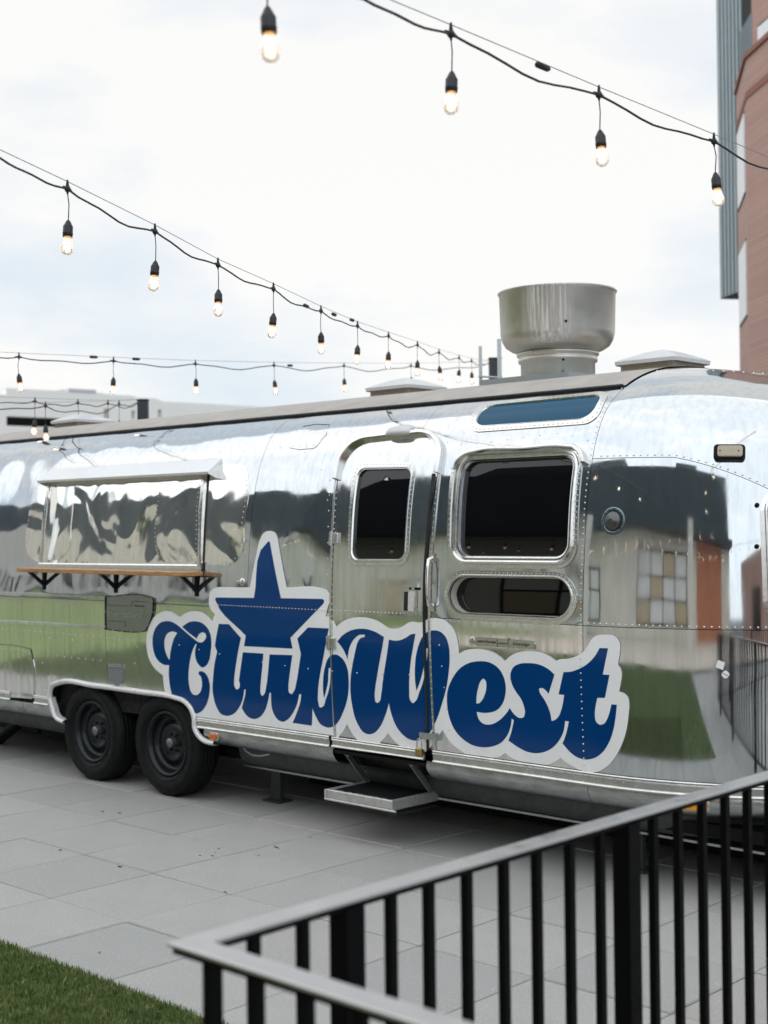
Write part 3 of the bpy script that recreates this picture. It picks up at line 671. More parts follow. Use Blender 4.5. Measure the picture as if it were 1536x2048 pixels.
# ---- wheels
def wheel(cx_, cy_, r=.345, wd=.20):
    c_ = (cx_, cy_, r); A = (0, -1, 0)
    prof = [(r*.60, -wd*.5), (r*.62, wd*.30), (r*.64, wd*.44), (r*.70, wd*.52), (r*.80, wd*.56), (r*.88, wd*.53), (r*.94, wd*.47), (r*.975, wd*.38), (r, wd*.25), (r, -wd*.35), (r*.9, -wd*.5)]
    w_ = empty('wheel', (cx_, cy_, r)); w_.parent = TR; w_.location = Vector((cx_, cy_, r))-wloc(TR)
    b = MB(); b.lathe(prof, c_, A, 72)
    for q in range(4): rr = r*(1-.001); b.lathe([(rr+.001, -.045+q*.03-.004), (rr+.004, -.045+q*.03), (rr+.004, -.025+q*.03), (rr+.001, -.021+q*.03)], c_, A, 72)
    for rr_ in (.70, .86): b.lathe([(r*rr_-.003, wd*(.515 if rr_ < .8 else .53)), (r*rr_, wd*(.545 if rr_ < .8 else .555)), (r*rr_+.003, wd*(.53 if rr_ < .8 else .54))], c_, A, 72)
    ty = b.build('tyre', M['tyre'], w_)
    # raised lettering on the sidewall
    for word, a0 in (('RADIAL', 2.2), ('ST225/75R15', -2.0)):
        for i_, ch in enumerate(word):
            pass
    b = MB(); R2 = r*.63
    b.lathe([(R2, wd*.30), (R2, wd*.42), (R2*.96, wd*.46), (R2*.90, wd*.43), (R2*.86, wd*.25), (R2*.82, wd*.10), (R2*.74, wd*.06), (R2*.60, wd*.12), (R2*.55, wd*.20), (R2*.50, wd*.21), (R2*.42, wd*.14), (R2*.30, wd*.13), (.001, wd*.13)], c_, A, 48)
    for q in range(6):
        a = q*PI/3; b.lathe([(.009, 0), (.009, .012), (.005, .015), (.0, .015)], (cx_+math.cos(a)*.057, cy_-wd*.13, r+math.sin(a)*.057), A, 8)
    b.build('rim', M['rim'], w_)
    b = MB(); b.lathe([(.034, 0), (.034, .035), (.030, .045), (.0, .048)], (cx_, cy_-wd*.12, r), A, 20); b.build('hub_cap', M['darksteel2'], w_)
    return w_
YW = 1.375
for px, py in ((190, 1465), (339, 1492)):
    q = hy(px, py, YW-.06); wheel(float(q[0]), YW)
    q = q
b = MB(); b.box((hy(190, 1465, YW)[0], 2.45, .34), (.09, 2.1, .09)); b.box((hy(339, 1492, YW)[0], 2.45, .34), (.09, 2.1, .09)); T(b, 'axle', M['black'])
b = MB()
for yy in (3.45,):
    for px, py in ((190, 1465), (339, 1492)):
        b.lathe([(.2, -.1), (.335, -.08), (.335, .08), (.2, .1), (.0, .1)], (hy(px, py, YW)[0], yy, .335), (0, 1, 0), 32)
T(b, 'far_tyre', M['tyre'])

# ---- vinyl lettering
plate = (Z2([(205, 1357, 1), (188, 1280), (180, 1192, 1), (150, 1170), (110, 1130), (75, 1070), (58, 1000), (53, 920), (65, 840), (95, 770), (140, 722), (190, 700), (245, 704), (285, 725), (310, 745, 1), (340, 723), (390, 703), (450, 702), (500, 718), (540, 755), (560, 778, 1), (570, 745), (580, 725, 1), (550, 690), (535, 650), (534, 600), (545, 548), (575, 523), (620, 514, 1), (848, 518, 1), (905, 230, 1), (930, 140), (958, 97), (1000, 84), (1040, 97), (1062, 140, 1), (1130, 517, 1), (1395, 520), (1440, 537), (1462, 575), (1462, 625), (1448, 665), (1430, 738, 1), (1462, 748)])
         + Z4([(100, 75), (140, 110), (165, 165, 1), (205, 127), (260, 95), (340, 73), (420, 70), (500, 82), (570, 108), (630, 145), (680, 175), (740, 181), (790, 170), (830, 148), (870, 122), (910, 113), (955, 120), (1000, 118), (1040, 98), (1080, 80), (1140, 78), (1205, 92), (1265, 135), (1310, 190), (1340, 265), (1355, 350), (1362, 428, 1)])
         + Z6([(240, 284), (300, 273), (360, 272), (420, 285), (480, 315), (527, 355, 1), (560, 325), (600, 302), (660, 288), (720, 286), (790, 299), (845, 326), (885, 355, 1), (905, 345), (960, 340), (1030, 320), (1080, 285), (1110, 240), (1135, 200), (1175, 175), (1230, 171), (1280, 176), (1316, 203), (1331, 245), (1328, 300), (1315, 380, 1), (1333, 405), (1342, 445), (1336, 500), (1323, 568, 1), (1358, 580), (1385, 608), (1394, 650), (1390, 720), (1375, 830), (1345, 930), (1300, 1020), (1240, 1090), (1185, 1123), (1130, 1132), (1060, 1118), (990, 1085), (945, 1055), (915, 1033, 1), (870, 1062), (820, 1080, 1), (630, 1054, 1), (580, 1035), (530, 998, 1), (490, 1022), (440, 1030, 1), (250, 1003, 1), (170, 945), (120, 885), (93, 838, 1)])
         + Z4([(1140, 1255), (1065, 1352), (1020, 1392, 1), (810, 1345, 1), (740, 1285), (670, 1200, 1), (620, 1262), (575, 1308, 1), (375, 1275, 1), (320, 1205), (270, 1110, 1), (225, 1190), (180, 1243, 1)]))
# lower left run along the rub rail back to the wheel arch
plate += [(660, 1469, 1), (392, 1432, 1), (384, 1412), (372, 1402), (345, 1396, 1)]
P_up = []
star = Z2([(985, 170), (994, 164), (1003, 172, 1), (1087, 600, 1), (1400, 606, 1), (1416, 613), (1418, 630), (1408, 648, 1), (1160, 905, 1), (1177, 987, 1), (803, 968, 1), (817, 888, 1), (586, 620), (582, 604), (594, 595, 1), (880, 598, 1)])
letC = Z2([(328, 820, 1), (380, 785), (430, 777), (480, 790), (520, 825), (545, 875), (553, 940), (548, 1010), (535, 1080), (510, 1120), (485, 1132), (460, 1115), (438, 1080), (428, 1035), (430, 990), (440, 955, 1), (433, 950, 1), (415, 985), (395, 1050), (382, 1130), (377, 1200), (382, 1265), (395, 1315), (415, 1340), (440, 1343), (465, 1325), (478, 1290), (480, 1240), (474, 1205), (455, 1182, 1), (457, 1165), (475, 1160), (505, 1175), (527, 1210), (540, 1260), (540, 1320), (528, 1380), (505, 1435), (475, 1470), (440, 1487, 1), (425, 1478, 1), (395, 1428), (350, 1386, 1), (256, 1366, 1), (238, 1290), (228, 1220), (226, 1160), (228, 1113, 1), (195, 1112), (155, 1090), (125, 1050), (108, 1000), (101, 930), (108, 870), (130, 820), (165, 787), (205, 776), (250, 782), (290, 805), (330, 838), (385, 885), (430, 921), (455, 938), (482, 938), (505, 917), (513, 888), (503, 868), (485, 862), (462, 872), (448, 893), (440, 911, 1), (380, 865)])
holeC = Z2([(291, 866, 1), (250, 855), (215, 872), (196, 910), (192, 960), (200, 1010), (215, 1048), (232, 1075, 1), (238, 1020), (250, 960), (268, 905)])
lub = (Z2([(610, 797, 1), (688, 800, 1), (780, 905, 1), (765, 975), (748, 1070), (735, 1160), (728, 1230), (731, 1278), (747, 1300), (765, 1292), (772, 1262), (765, 1232, 1), (772, 1180), (783, 1100), (795, 1015, 1), (953, 1025, 1), (945, 1120), (935, 1220), (930, 1290), (933, 1335), (944, 1350), (958, 1338), (972, 1290), (987, 1180), (1000, 1032, 1), (1175, 1037, 1), (1163, 1120), (1150, 1220), (1145, 1285), (1151, 1325), (1168, 1336), (1188, 1312), (1205, 1250), (1222, 1150), (1240, 1025, 1), (1213, 910, 1), (1295, 825, 1), (1455, 832, 1), (1432, 950), (1410, 1070), (1385, 1200), (1372, 1320), (1374, 1400), (1390, 1440)])
       + Z4([(35, 940), (62, 870), (88, 795), (103, 720), (108, 640), (110, 565, 1), (92, 562, 1), (88, 620), (84, 700), (66, 785), (46, 862, 1), (36, 780), (38, 660), (54, 555), (80, 480), (115, 440), (160, 433), (205, 455), (245, 500), (273, 570), (286, 680), (284, 790), (265, 900), (230, 1000), (190, 1080), (150, 1125), (95, 1145), (50, 1135)])
       + Z2([(1386, 1561), (1362, 1520), (1345, 1485), (1330, 1445, 1), (1325, 1578, 1), (1177, 1557, 1), (1195, 1515), (1218, 1455), (1237, 1390), (1243, 1337, 1), (1228, 1337, 1), (1210, 1415), (1180, 1480), (1140, 1530), (1105, 1548), (1072, 1538), (1045, 1510), (1022, 1460), (1012, 1390), (1010, 1325, 1), (1000, 1327, 1), (985, 1400), (960, 1470), (925, 1513), (880, 1527), (835, 1510), (805, 1475), (786, 1440, 1), (798, 1400), (811, 1350), (817, 1300, 1), (805, 1302, 1), (795, 1370), (765, 1440), (720, 1490), (675, 1503), (630, 1490), (595, 1440), (572, 1370), (562, 1300), (565, 1230), (575, 1120), (597, 1010, 1), (580, 965, 1), (592, 890)]))
letW = Z4([(175, 305, 1), (230, 243), (300, 202), (390, 182), (480, 190), (560, 220), (630, 262, 1), (612, 370), (588, 500), (562, 650), (543, 780), (541, 860), (552, 898), (568, 905), (588, 888), (603, 820), (620, 680), (648, 500), (665, 390), (678, 287, 1), (725, 297), (785, 294), (845, 268), (895, 237), (938, 230, 1), (918, 340), (893, 490), (879, 640), (877, 790), (887, 880), (912, 907), (940, 885), (975, 800), (1008, 710), (1035, 580), (1050, 470), (1058, 372, 1), (1046, 370, 1), (1035, 440), (1020, 540), (995, 650), (972, 725), (947, 787, 1), (934, 690), (932, 560), (942, 450), (967, 345), (1005, 262), (1055, 212), (1120, 198), (1180, 212), (1230, 260), (1260, 340), (1271, 450), (1262, 600), (1238, 760), (1200, 900), (1150, 1050), (1095, 1165), (1040, 1230), (990, 1262), (940, 1272), (870, 1255), (810, 1210), (755, 1140), (715, 1050), (692, 975), (678, 905, 1), (660, 975), (630, 1060), (590, 1140), (540, 1193), (480, 1210), (430, 1190), (385, 1130), (345, 1040), (320, 930), (305, 820), (303, 700), (315, 580), (335, 470), (355, 380), (375, 310), (405, 272), (443, 262, 1), (443, 238, 1), (390, 242), (340, 282), (300, 350), (280, 430), (275, 480, 1), (245, 405), (210, 350)])
est = Z6([(345, 357), (400, 360), (450, 380), (490, 415), (520, 470), (533, 530), (530, 590), (512, 650), (475, 695), (430, 713), (385, 717), (330, 710, 1), (340, 750), (365, 785), (400, 799), (440, 795), (480, 775), (520, 740), (548, 705), (560, 683, 1), (575, 705), (600, 735), (632, 753), (657, 748), (667, 718), (660, 670), (640, 620), (605, 570), (580, 525), (566, 470), (570, 430), (590, 395), (630, 375), (690, 370), (750, 376), (800, 394), (840, 419), (873, 450, 1), (855, 510), (832, 585, 1), (808, 556), (785, 543), (767, 548), (770, 572), (800, 620), (828, 675), (846, 730), (853, 773, 1), (875, 768), (900, 745), (920, 700), (933, 645), (941, 592, 1), (902, 587, 1), (936, 433, 1), (985, 430), (1040, 412), (1100, 378), (1140, 340), (1168, 302), (1188, 265, 1), (1247, 267, 1), (1210, 450, 1), (1257, 452, 1), (1225, 612, 1), (1172, 612, 1), (1160, 670), (1155, 730), (1165, 780), (1190, 800), (1218, 793), (1243, 755), (1260, 705), (1270, 658, 1), (1308, 660, 1), (1300, 740), (1285, 830), (1255, 920), (1210, 990), (1160, 1028), (1100, 1042), (1040, 1030), (985, 993), (950, 955), (930, 930, 1), (946, 890), (963, 830), (974, 777, 1), (948, 773, 1), (935, 850), (905, 910), (860, 960), (800, 990), (740, 998), (680, 987), (625, 960), (580, 930), (552, 910, 1), (570, 860), (583, 805), (590, 768, 1), (575, 757, 1), (565, 820), (540, 880), (500, 925), (440, 951), (375, 957), (310, 945), (240, 905), (180, 840), (140, 750), (123, 650), (130, 550), (165, 470), (215, 405), (275, 370)])
holeE = Z6([(378, 478), (392, 492), (398, 530), (390, 580), (370, 625), (345, 650), (328, 652, 1), (330, 600), (343, 535), (358, 495)])
OFFV = .0046
b = MB(); patch(b, loopUS(plate, 4), (), OFFV, .0008, .028); T(b, 'vinyl_backing', M['white'], label='white vinyl outline behind the blue lettering and star')
for nm, lp, hl in (('star_decal', star, ()), ('letter_decal', letC, (holeC,)), ('letter_decal', lub, ()), ('letter_decal', letW, ()), ('letter_decal', est, (holeE,))):
    b = MB(); patch(b, loopUS(lp, 5), [loopUS(x, 5) for x in hl], OFFV+.0008, 0, .022); T(b, nm, M['blue'])

# ---- rivets
RV = MB(); RVB = MB()
def dome(p, n, r=.0045, h=.003, mb=None, seg=7):
    (mb or RV).lathe([(r, 0), (r*.8, h*.65), (r*.4, h*.95), (.0001, h)], p, n, seg)
def rivets(pts, sp=.032, r=.0034, off=0., chart=False, mb=None, closed=False, skip=None):
    c_ = np.asarray(pts) if chart else lineUS(pts, 8)
    if closed: c_ = np.concatenate([c_, c_[:1]])
    W_ = S(c_[:, 0], c_[:, 1]); L = np.concatenate([[0], np.cumsum(np.linalg.norm(np.diff(W_, axis=0), axis=1))])
    n_ = max(1, int(L[-1]/sp)); t_ = np.linspace(0, L[-1], n_+1)[:(-1 if closed else None)]
    u_ = np.interp(t_, L, c_[:, 0]); s_ = np.interp(t_, L, c_[:, 1]); P_ = S(u_, s_); N_ = SN(u_, s_)
    for i in range(len(u_)): dome(P_[i]+N_[i]*off, N_[i], r*1.28*random.uniform(.9, 1.1), r*.95, mb)
us_ = lambda a, b_: np.linspace(a, b_, 40)
uR0 = US([(306, 1199)])[0, 0]
rivets(np.stack([us_(uR0, uD0-.03), np.full(40, SB+.012)], -1), .028, off=.0, chart=True)
rivets(np.stack([us_(US([(433, 1200)])[0, 0], US([(652, 1215)])[0, 0]), np.full(40, SB+.012)], -1), .028, r=.0032, off=OFFV+.0012, chart=True)
rivets(np.stack([us_(uD0+.03, uD1-.03), np.full(40, SB+.014)], -1), .028, off=.003, chart=True)
rivets(np.stack([us_(uD1+.06, XE-.03), np.full(40, SB-.014)], -1), .03, off=0, chart=True)
rivets(np.stack([us_(XE+.03, UMAX-.05), np.full(40, SB+.012)], -1), .034, r=.004, chart=True)
rivets(np.stack([cu, cs+.013], -1)[1:], .036, r=.004, chart=True)
rivets(np.stack([np.full(40, XE-.014), us_(SB+.02, SG-.03)], -1), .030, chart=True)
rivets(np.stack([np.full(40, XE-.014), us_(.03, .55)], -1), .034, off=OFFV+.001, chart=True)
rivets(np.stack([np.full(40, XE-.014), us_(.55, SB)], -1), .034, chart=True)
rivets(np.stack([us_(XE+.03, UMAX-.1), np.full(40, STOP+.01)], -1), .05, chart=True)
for fo, fi, of, pd, sp in ((dwoU, dwiU, .0065, .3, .026), (mwoU, mwiU, .006, .16, .028), (pwoU, pwiU, .006, .3, .026), (twoU, twiU, .006, .35, .03)):
    rivets(lerp(fo, fi, pd), sp, .003, of, True, closed=True)
rivets([(674, 985), (667, 1100), (665, 1245)], .035, off=.004); rivets([(876, 960), (866, 1080), (860, 1240)], .032, r=.003, off=.0075); rivets([(862, 1250), (866, 1420), (869, 1490)], .036, r=.003, off=.0075)
rivets([(660, 960), (657, 1040), (655, 1150)], .09); rivets([(700, 905), (740, 884), (860, 880)], .09, off=.003)
# hull stiffener rows
rivets(ZW([(15, 355), (385, 386), (770, 421), (1020, 443)]), .072, .004); rivets(ZW([(420, 556), (580, 573), (735, 589)]), .075, .004)
for q in ((360, 427), (300, 484), (530, 440), (684, 460), (835, 478), (310, 608), (318, 722), (1005, 490), (985, 610), (325, 810)): rivets(ZW([q, (q[0]+1, q[1])]), 1, .004)
rivets([(870, 878), (905, 886), (1040, 876), (1130, 868), (1175, 880)], .1); rivets([(610, 905), (640, 935), (655, 1000)], .2); rivets([(440, 905), (560, 895), (640, 885)], .11)
rivets([(360, 1290), (500, 1320), (700, 1345), (820, 1350)], .2, off=OFFV+.001); rivets([(880, 1290), (900, 1460)], .11, off=OFFV+.001)
# rail screws
rivets(np.stack([us_(uwR+.06, udl-.04), np.full(40, -.026)], -1), .19, .0042, .0075, True); rivets(np.stack([us_(uJ+.05, UMAX-.4), np.full(40, -.026)], -1), .26, .0042, .0075, True)

# ---- hatch bay: cover plates, hinged sheet, hood, shelf
platesheet = [Z1([(205, 275, 1), (190, 340), (168, 460), (155, 600), (166, 672), (210, 716), (370, 712), (410, 660), (432, 500), (455, 258, 1)]),
              Z1([(955, 245, 1), (935, 400), (920, 560), (926, 650), (965, 716), (1190, 728), (1372, 737), (1422, 685), (1442, 500), (1467, 220), (1450, 160), (1400, 146), (1318, 146, 1)])]
for i, lp in enumerate(platesheet):
    L_ = loopUS(lp, 5); b = MB(); patch(b, L_, (), .004 if i == 0 else .003, .004, .04); T(b, 'cover_plate', M['hatch']); rivets(lerp(L_, np.array([L_[:, 0].mean(), L_[:, 1].mean()]), .045), .034, .003, .0045, True, closed=True)
L_ = loopUS(Z1([(300, 232, 1), (1225, 200, 1), (1193, 776, 1), (238, 770, 1)]), 1)
b = MB(); patch(b, L_, (), .010, .010, .05); HT = T(b, 'serving_hatch', M['hatch'])
for i, lp in enumerate([Z1([(312, 262, 1), (450, 258, 1), (428, 500), (408, 655), (370, 700), (262, 706, 1)]), Z1([(957, 246, 1), (1200, 235, 1), (1180, 715, 1), (965, 708), (930, 650), (922, 560), (937, 400)])]):
    L_ = loopUS(lp, 5); b = MB(); patch(b, L_, (), .0125, .003, .04); T(b, 'stiffener_sheet', M['hatch'], HT); rivets(lerp(L_, np.array([L_[:, 0].mean(), L_[:, 1].mean()]), .05), .03, .003, .013, True, closed=True)
for pts, hw in ((Z1([(296, 258), (272, 480), (251, 722)]), .014), (Z1([(1207, 215), (1192, 480), (1183, 760)]), .014), (Z1([(238, 745), (700, 752), (1190, 758)]), .024)):
    c_ = lineUS(pts, 8); b = MB(); strip(b, c_, hw, .018); T(b, 'hatch_edge', M['frame'], HT); rivets(c_, .034, .003, .019, True)
b = MB(); strip(b, lineUS(Z1([(1236, 200), (1216, 480), (1203, 775)]), 8), .006, .010); T(b, 'hatch_gasket', M['gasket'], HT)
# hood: sloping sheet that sheds rain, returned ends
a0, a1 = on(*Z1([(300, 172)])[0]), on(*Z1([(1310, 112)])[0])
hd = .12; hp = .085
A0, A1 = Vector(a0), Vector(a1); A1.z = A0.z = (A0.z+A1.z)/2; A1.y = A0.y
n0 = Vector((0, -hd, -hp)); lip = Vector((0, .004, -.012))
b = MB(); th = Vector((0, .0, -.003))
vs = [A0, A1, A1+n0, A0+n0, A1+n0+lip, A0+n0+lip]; vs += [v+Vector((0, .004, -.004)) for v in vs]
b.add(vs, [(0, 3, 2, 1), (3, 5, 4, 2), (6, 7, 8, 9), (9, 8, 10, 11), (5, 11, 10, 4)])
for A_ in (A0, A1):
    dn = Vector((0, .03, -.16)); b.add([A_, A_+n0, A_+n0+lip, A_+dn, A_+Vector((.002, 0, 0)), A_+n0+Vector((.002, 0, 0)), A_+n0+lip+Vector((.002, 0, 0)), A_+dn+Vector((.002, 0, 0))], [(0, 1, 2, 3), (7, 6, 5, 4), (0, 4, 5, 1), (1, 5, 6, 2), (2, 6, 7, 3)])
T(b, 'rain_hood', simple('hood_aluminium', (.86, .87, .88), .35, .45, var=.06).m)
rivets(Z1([(310, 168), (800, 138), (1300, 106)]), .04, .003)
sr = on(408, 1145); sl_ = on(70, 1138); zs = (sr[2]+sl_[2])/2; y1 = sr[1]-.006
b = MB()
xm = [float(sl_[0]), float(sl_[0])+(sr[0]-sl_[0])*.52, float(sr[0])]
for i in range(2): b.box(((xm[i]+xm[i+1])/2, y1-.075, zs-.004), (xm[i+1]-xm[i]-.002, .15, .028), bev=.003)
SH = T(b, 'serving_shelf', M['wood'])
for px, py in ((88.7, 1165), (232, 1170), (394, 1175)):
    q = on(px, py); b = MB(); top = zs-.02
    b.box((q[0], q[1]-.006, top-.065), (.03, .006, .13)); b.box((q[0], y1-.065, top-.002), (.03, .13, .005))
    b.add([(q[0]-.012, q[1]-.008, top-.105), (q[0]-.012, y1-.125, top-.006), (q[0]-.012, y1-.095, top-.006), (q[0]-.012, q[1]-.008, top-.075)]+[(q[0]+.012, q[1]-.008, top-.105), (q[0]+.012, y1-.125, top-.006), (q[0]+.012, y1-.095, top-.006), (q[0]+.012, q[1]-.008, top-.075)], [(0, 1, 2, 3), (7, 6, 5, 4), (0, 4, 5, 1), (2, 6, 7, 3)])
    dome((q[0], q[1]-.009, top-.115), (0, -1, 0), .004, .003, b); T(b, 'shelf_bracket', M['black'], SH)
# ---- mouldings + badge on the left
for pts in (ZW([(-300, 78), (0, 95), (400, 108), (777, 124)]), ZW([(-300, 282), (0, 302), (400, 322), (777, 347)])):
    b = MB(); strip(b, lineUS(pts, 6), .010, .009, prof=rail); T(b, 'belt_moulding', M['trim'])
L_ = loopUS(ZW([(777, 116, 1), (1105, 122), (1130, 135), (1132, 160), (1080, 360), (1068, 376), (1045, 380), (777, 362, 1)]), 5)
b = MB(); patch(b, L_, (), .010, .010, .03)
BD = T(b, 'badge_panel', simple('cast_badge_grey', (.30, .31, .30), .38, .8, var=.2, nscale=50).m)
b = MB(); 
dd = L_-L_.mean(0); ring(b, [(L_, .001), (L_, .013), (L_.mean(0)+dd*.955, .013), (L_.mean(0)+dd*.95, .0095)]); T(b, 'badge_rim', M['black'], BD)
rivets(lerp(L_, L_.mean(0), .03), .1, .003, .0135, True, closed=True)
def text(mb_name, txt, px, py, width_px, size_h, off, mat, parent, shear=0., ext=.0008, bold=0, px2=None):
    cu_ = bpy.data.curves.new('txt', 'FONT'); cu_.body = txt; cu_.size = 1; cu_.align_x = 'CENTER'; cu_.align_y = 'CENTER'; cu_.shear = shear; cu_.offset = bold; cu_.resolution_u = 3
    tmp = bpy.data.objects.new('tmp', cu_); COL.objects.link(tmp); dg = bpy.context.evaluated_depsgraph_get(); me = bpy.data.meshes.new_from_object(tmp.evaluated_get(dg))
    V_ = np.array([tuple(v.co) for v in me.vertices]); F_ = [tuple(p.vertices) for p in me.polygons]
    bpy.data.objects.remove(tmp); bpy.data.curves.remove(cu_); bpy.data.meshes.remove(me)
    V_[:, 0] -= (V_[:, 0].max()+V_[:, 0].min())/2; V_[:, 1] -= (V_[:, 1].max()+V_[:, 1].min())/2
    q = US([(px, py), (px-width_px/2, py), (px+width_px/2, py)]); wdt = q[2, 0]-q[1, 0]; sc = wdt/(V_[:, 0].max()-V_[:, 0].min()); sh = size_h/(V_[:, 1].max()-V_[:, 1].min())
    u_ = q[0, 0]+V_[:, 0]*sc; s_ = q[0, 1]+V_[:, 1]*sh; N_ = SN(u_, s_); P_ = S(u_, s_)+N_*off
    b = MB(); b.add(P_, F_); n_ = len(P_); b.add(P_-N_*ext, [f_[::-1] for f_ in F_])
    return T(b, mb_name, mat, parent)
ltr = simple('badge_letter_metal', (.62, .62, .60), .3, .9).m
text('lettering', 'International', 253, 1228, 73, .045, .0125, ltr, BD, .25)
b = MB(); strip(b, lineUS(ZW([(785, 182), (970, 190), (975, 155), (1090, 160)]), 1), .0012, .0115); strip(b, lineUS(ZW([(785, 298), (930, 305), (925, 340)]), 1), .0012, .0115); T(b, 'badge_line', M['black'], BD)
text('lettering', 'AIRSTREAM', 281, 1212, 20, .009, .0112, M['black'], BD)
# nameplate
L_ = loopUS(Z6([(322, 187, 1), (735, 216, 1), (733, 274, 1), (323, 247, 1)]), 1)
b = MB(); patch(b, L_, (), .009, .009, .04); NP = T(b, 'name_plate', M['trim'])
p_, a_, b__, n_ = frame_at(*Z6([(298, 213)])[0]); b = MB(); b.lathe([(.021, 0), (.021, .006), (.017, .009), (.006, .010), (0, .0105)], p_, n_, 24); b.box(p_+n_*.0105, (.03, .004, .002), ax=(a_, b__, n_)); T(b, 'round_emblem', M['trim'], NP)
text('lettering', 'AIRSTREAM', *Z6([(400, 221)])[0], 37, .011, .0103, M['black'], NP, bold=.01)
text('lettering', 'Sovereign', *Z6([(643, 240)])[0], 34, .020, .0103, M['black'], NP, .35)
text('lettering', 'LAND YACHT', *Z6([(515, 233)])[0], 18, .006, .0103, M['black'], NP)
b = MB()
for x in (477, 553): b = MB(); strip(b, lineUS(Z6([(x, 198), (x, 258)]), 1), .0009, .0105); T(b, 'plate_divider', M['black'], NP)

# ---- small fittings on the shell
def cover(name, pts, off, mat, parent=None, sub=5, step=.04):
    b = MB(); patch(b, loopUS(pts, sub), (), off, off, step); return T(b, name, mat, parent)
FR = cover('fridge_vent', ZW([(801, 617, 1), (905, 624, 1), (903, 758, 1), (870, 757, 1), (858, 770, 1), (845, 766, 1), (835, 750, 1), (803, 745, 1)]), .010, M['greyplastic'], sub=1)
b = MB(); strip(b, lineUS(ZW([(806, 628), (900, 636)]), 1), .003, .014); T(b, 'vent_hinge', M['trim'], FR); rivets(ZW([(796, 612), (912, 622)]), .06, .003); rivets(ZW([(913, 640), (910, 750)]), .06, .003)
cover('access_door', ZW([(-200, 478, 1), (205, 500), (224, 508), (231, 530), (246, 850), (240, 868, 1), (-200, 838, 1)]), .004, M['skin_low'])
b = MB(); strip(b, lineUS(ZW([(-200, 476), (200, 497), (226, 507), (235, 535), (249, 862)]), 5), .0016, .0045); T(b, 'access_door_seal', M['gasket'])
rivets(ZW([(5, 505), (190, 522), (222, 540)]), .05, .0032, .004); rivets(ZW([(222, 580), (236, 740)]), .09, .0032, .004); rivets(ZW([(20, 842), (220, 866)]), .07, .0032, .004)
hl = loopUS([(580, 896, 1), (627, 897), (632, 893), (659, 850, 1), (606, 853, 1)], 2)
b = MB(); strip(b, lineUS([(606, 853), (659, 849.5), (633, 893), (627, 897), (580, 896)], 2), .0011, .002); T(b, 'seam_patch', M['gasket'])
rivets([(648, 862), (640, 880), (625, 892), (600, 892)], .05, .003)
# door hinges
for (x0, y0, x1, y1_) in ((659, 1062, 682, 1092), (654, 1268, 676, 1303)):
    cx_, cy_ = (x0+x1)/2, (y0+y1_)/2; p_, a_, b__, n_ = frame_at(cx_, cy_); b = MB()
    b.box(p_+a_*.012+n_*.010, (.046, .062, .016), ax=(a_, b__, n_), bev=.003); b.box(p_-a_*.030+n_*.008, (.024, .072, .010), ax=(a_, b__, n_), bev=.002)
    b.tube([p_-a_*.016+n_*.016-b__*.042, p_-a_*.016+n_*.016+b__*.042], .008, 10); D(b, 'hinge', M['trim'])
# lever latch of the door
lp_ = Z3([(930, 1560, 1), (1055, 1555, 1), (1048, 1812, 1), (925, 1800, 1)]); 
LT = cover('latch', lp_, .008, M['trim'], DOOR, 1); b = MB(); patch(b, loopUS(Z3([(937, 1618, 1), (975, 1618, 1), (972, 1790, 1), (932, 1785, 1)]), 1), (), .0085, 0, .03); T(b, 'latch_recess', M['gasket'], LT)
cover('latch_paddle', Z3([(978, 1615, 1), (1030, 1615, 1), (1026, 1795, 1), (974, 1790, 1)]), .013, simple('latch_paddle_white', (.75, .75, .73), .25, .3).m, LT, 1)
p_, a_, b__, n_ = frame_at(*Z3([(990, 1590)])[0]); b = MB(); b.lathe([(.007, 0), (.007, .011), (.003, .012), (0, .012)], p_, n_, 14); T(b, 'lock_cylinder', M['black'], LT); b = MB(); b.box(p_+a_*.05+n_*.012, (.02, .014, .012), ax=(a_, b__, n_)); T(b, 'latch_bolt', M['black'], LT)
# grab handle
p0 = on(866, 1116, .004); p1 = on(866, 1214, .004); n_ = SN(*[np.array([v]) for v in US([(866, 1165)])[0]])[0]
pts = [Vector(p0), Vector(p0)+Vector(n_)*.032+Vector((0, 0, -.012)), Vector(p0).lerp(Vector(p1), .25)+Vector(n_)*.042, Vector(p0).lerp(Vector(p1), .5)+Vector(n_)*.045, Vector(p0).lerp(Vector(p1), .75)+Vector(n_)*.042, Vector(p1)+Vector(n_)*.032+Vector((0, 0, .012)), Vector(p1)]
b = MB(); b.tube(smooth_loop([(0, 0)], 1) if False else pts, [.012, .011, .009, .009, .009, .011, .012], 12)
for q in (p0, p1): b.box(Vector(q), (.030, .008, .045))
T(b, 'grab_handle', M['frame'])
# porch light above the door
p_, a_, b__, n_ = frame_at(*Z3([(905, 222)])[0]); b = MB()
u_ = np.linspace(-.09, .09, 13); vs = []; 
up = Vector((0, 0, 1)); out = Vector((0, -1, 0)); pw = p_+Vector((0, .012, 0))
for i, uu in enumerate(u_):
    k_ = 1-abs(uu/.095)**4*.35
    vs += [pw+a_*uu+up*.055*k_+out*0, pw+a_*uu+up*.048*k_+out*.03, pw+a_*uu+up*.025*k_+out*.065*k_, pw+a_*uu+up*.0+out*.075*k_, pw+a_*uu-up*.006+out*.03, pw+a_*uu-up*.006]
b.add(vs, [(i*6+j, i*6+6+j, i*6+6+(j+1) % 6, i*6+(j+1) % 6) for i in range(12) for j in range(6)], True); b.add(vs[:6], [(5, 4, 3, 2, 1, 0)]); b.add(vs[-6:], [(0, 1, 2, 3, 4, 5)]); T(b, 'porch_light', M['plastic'])
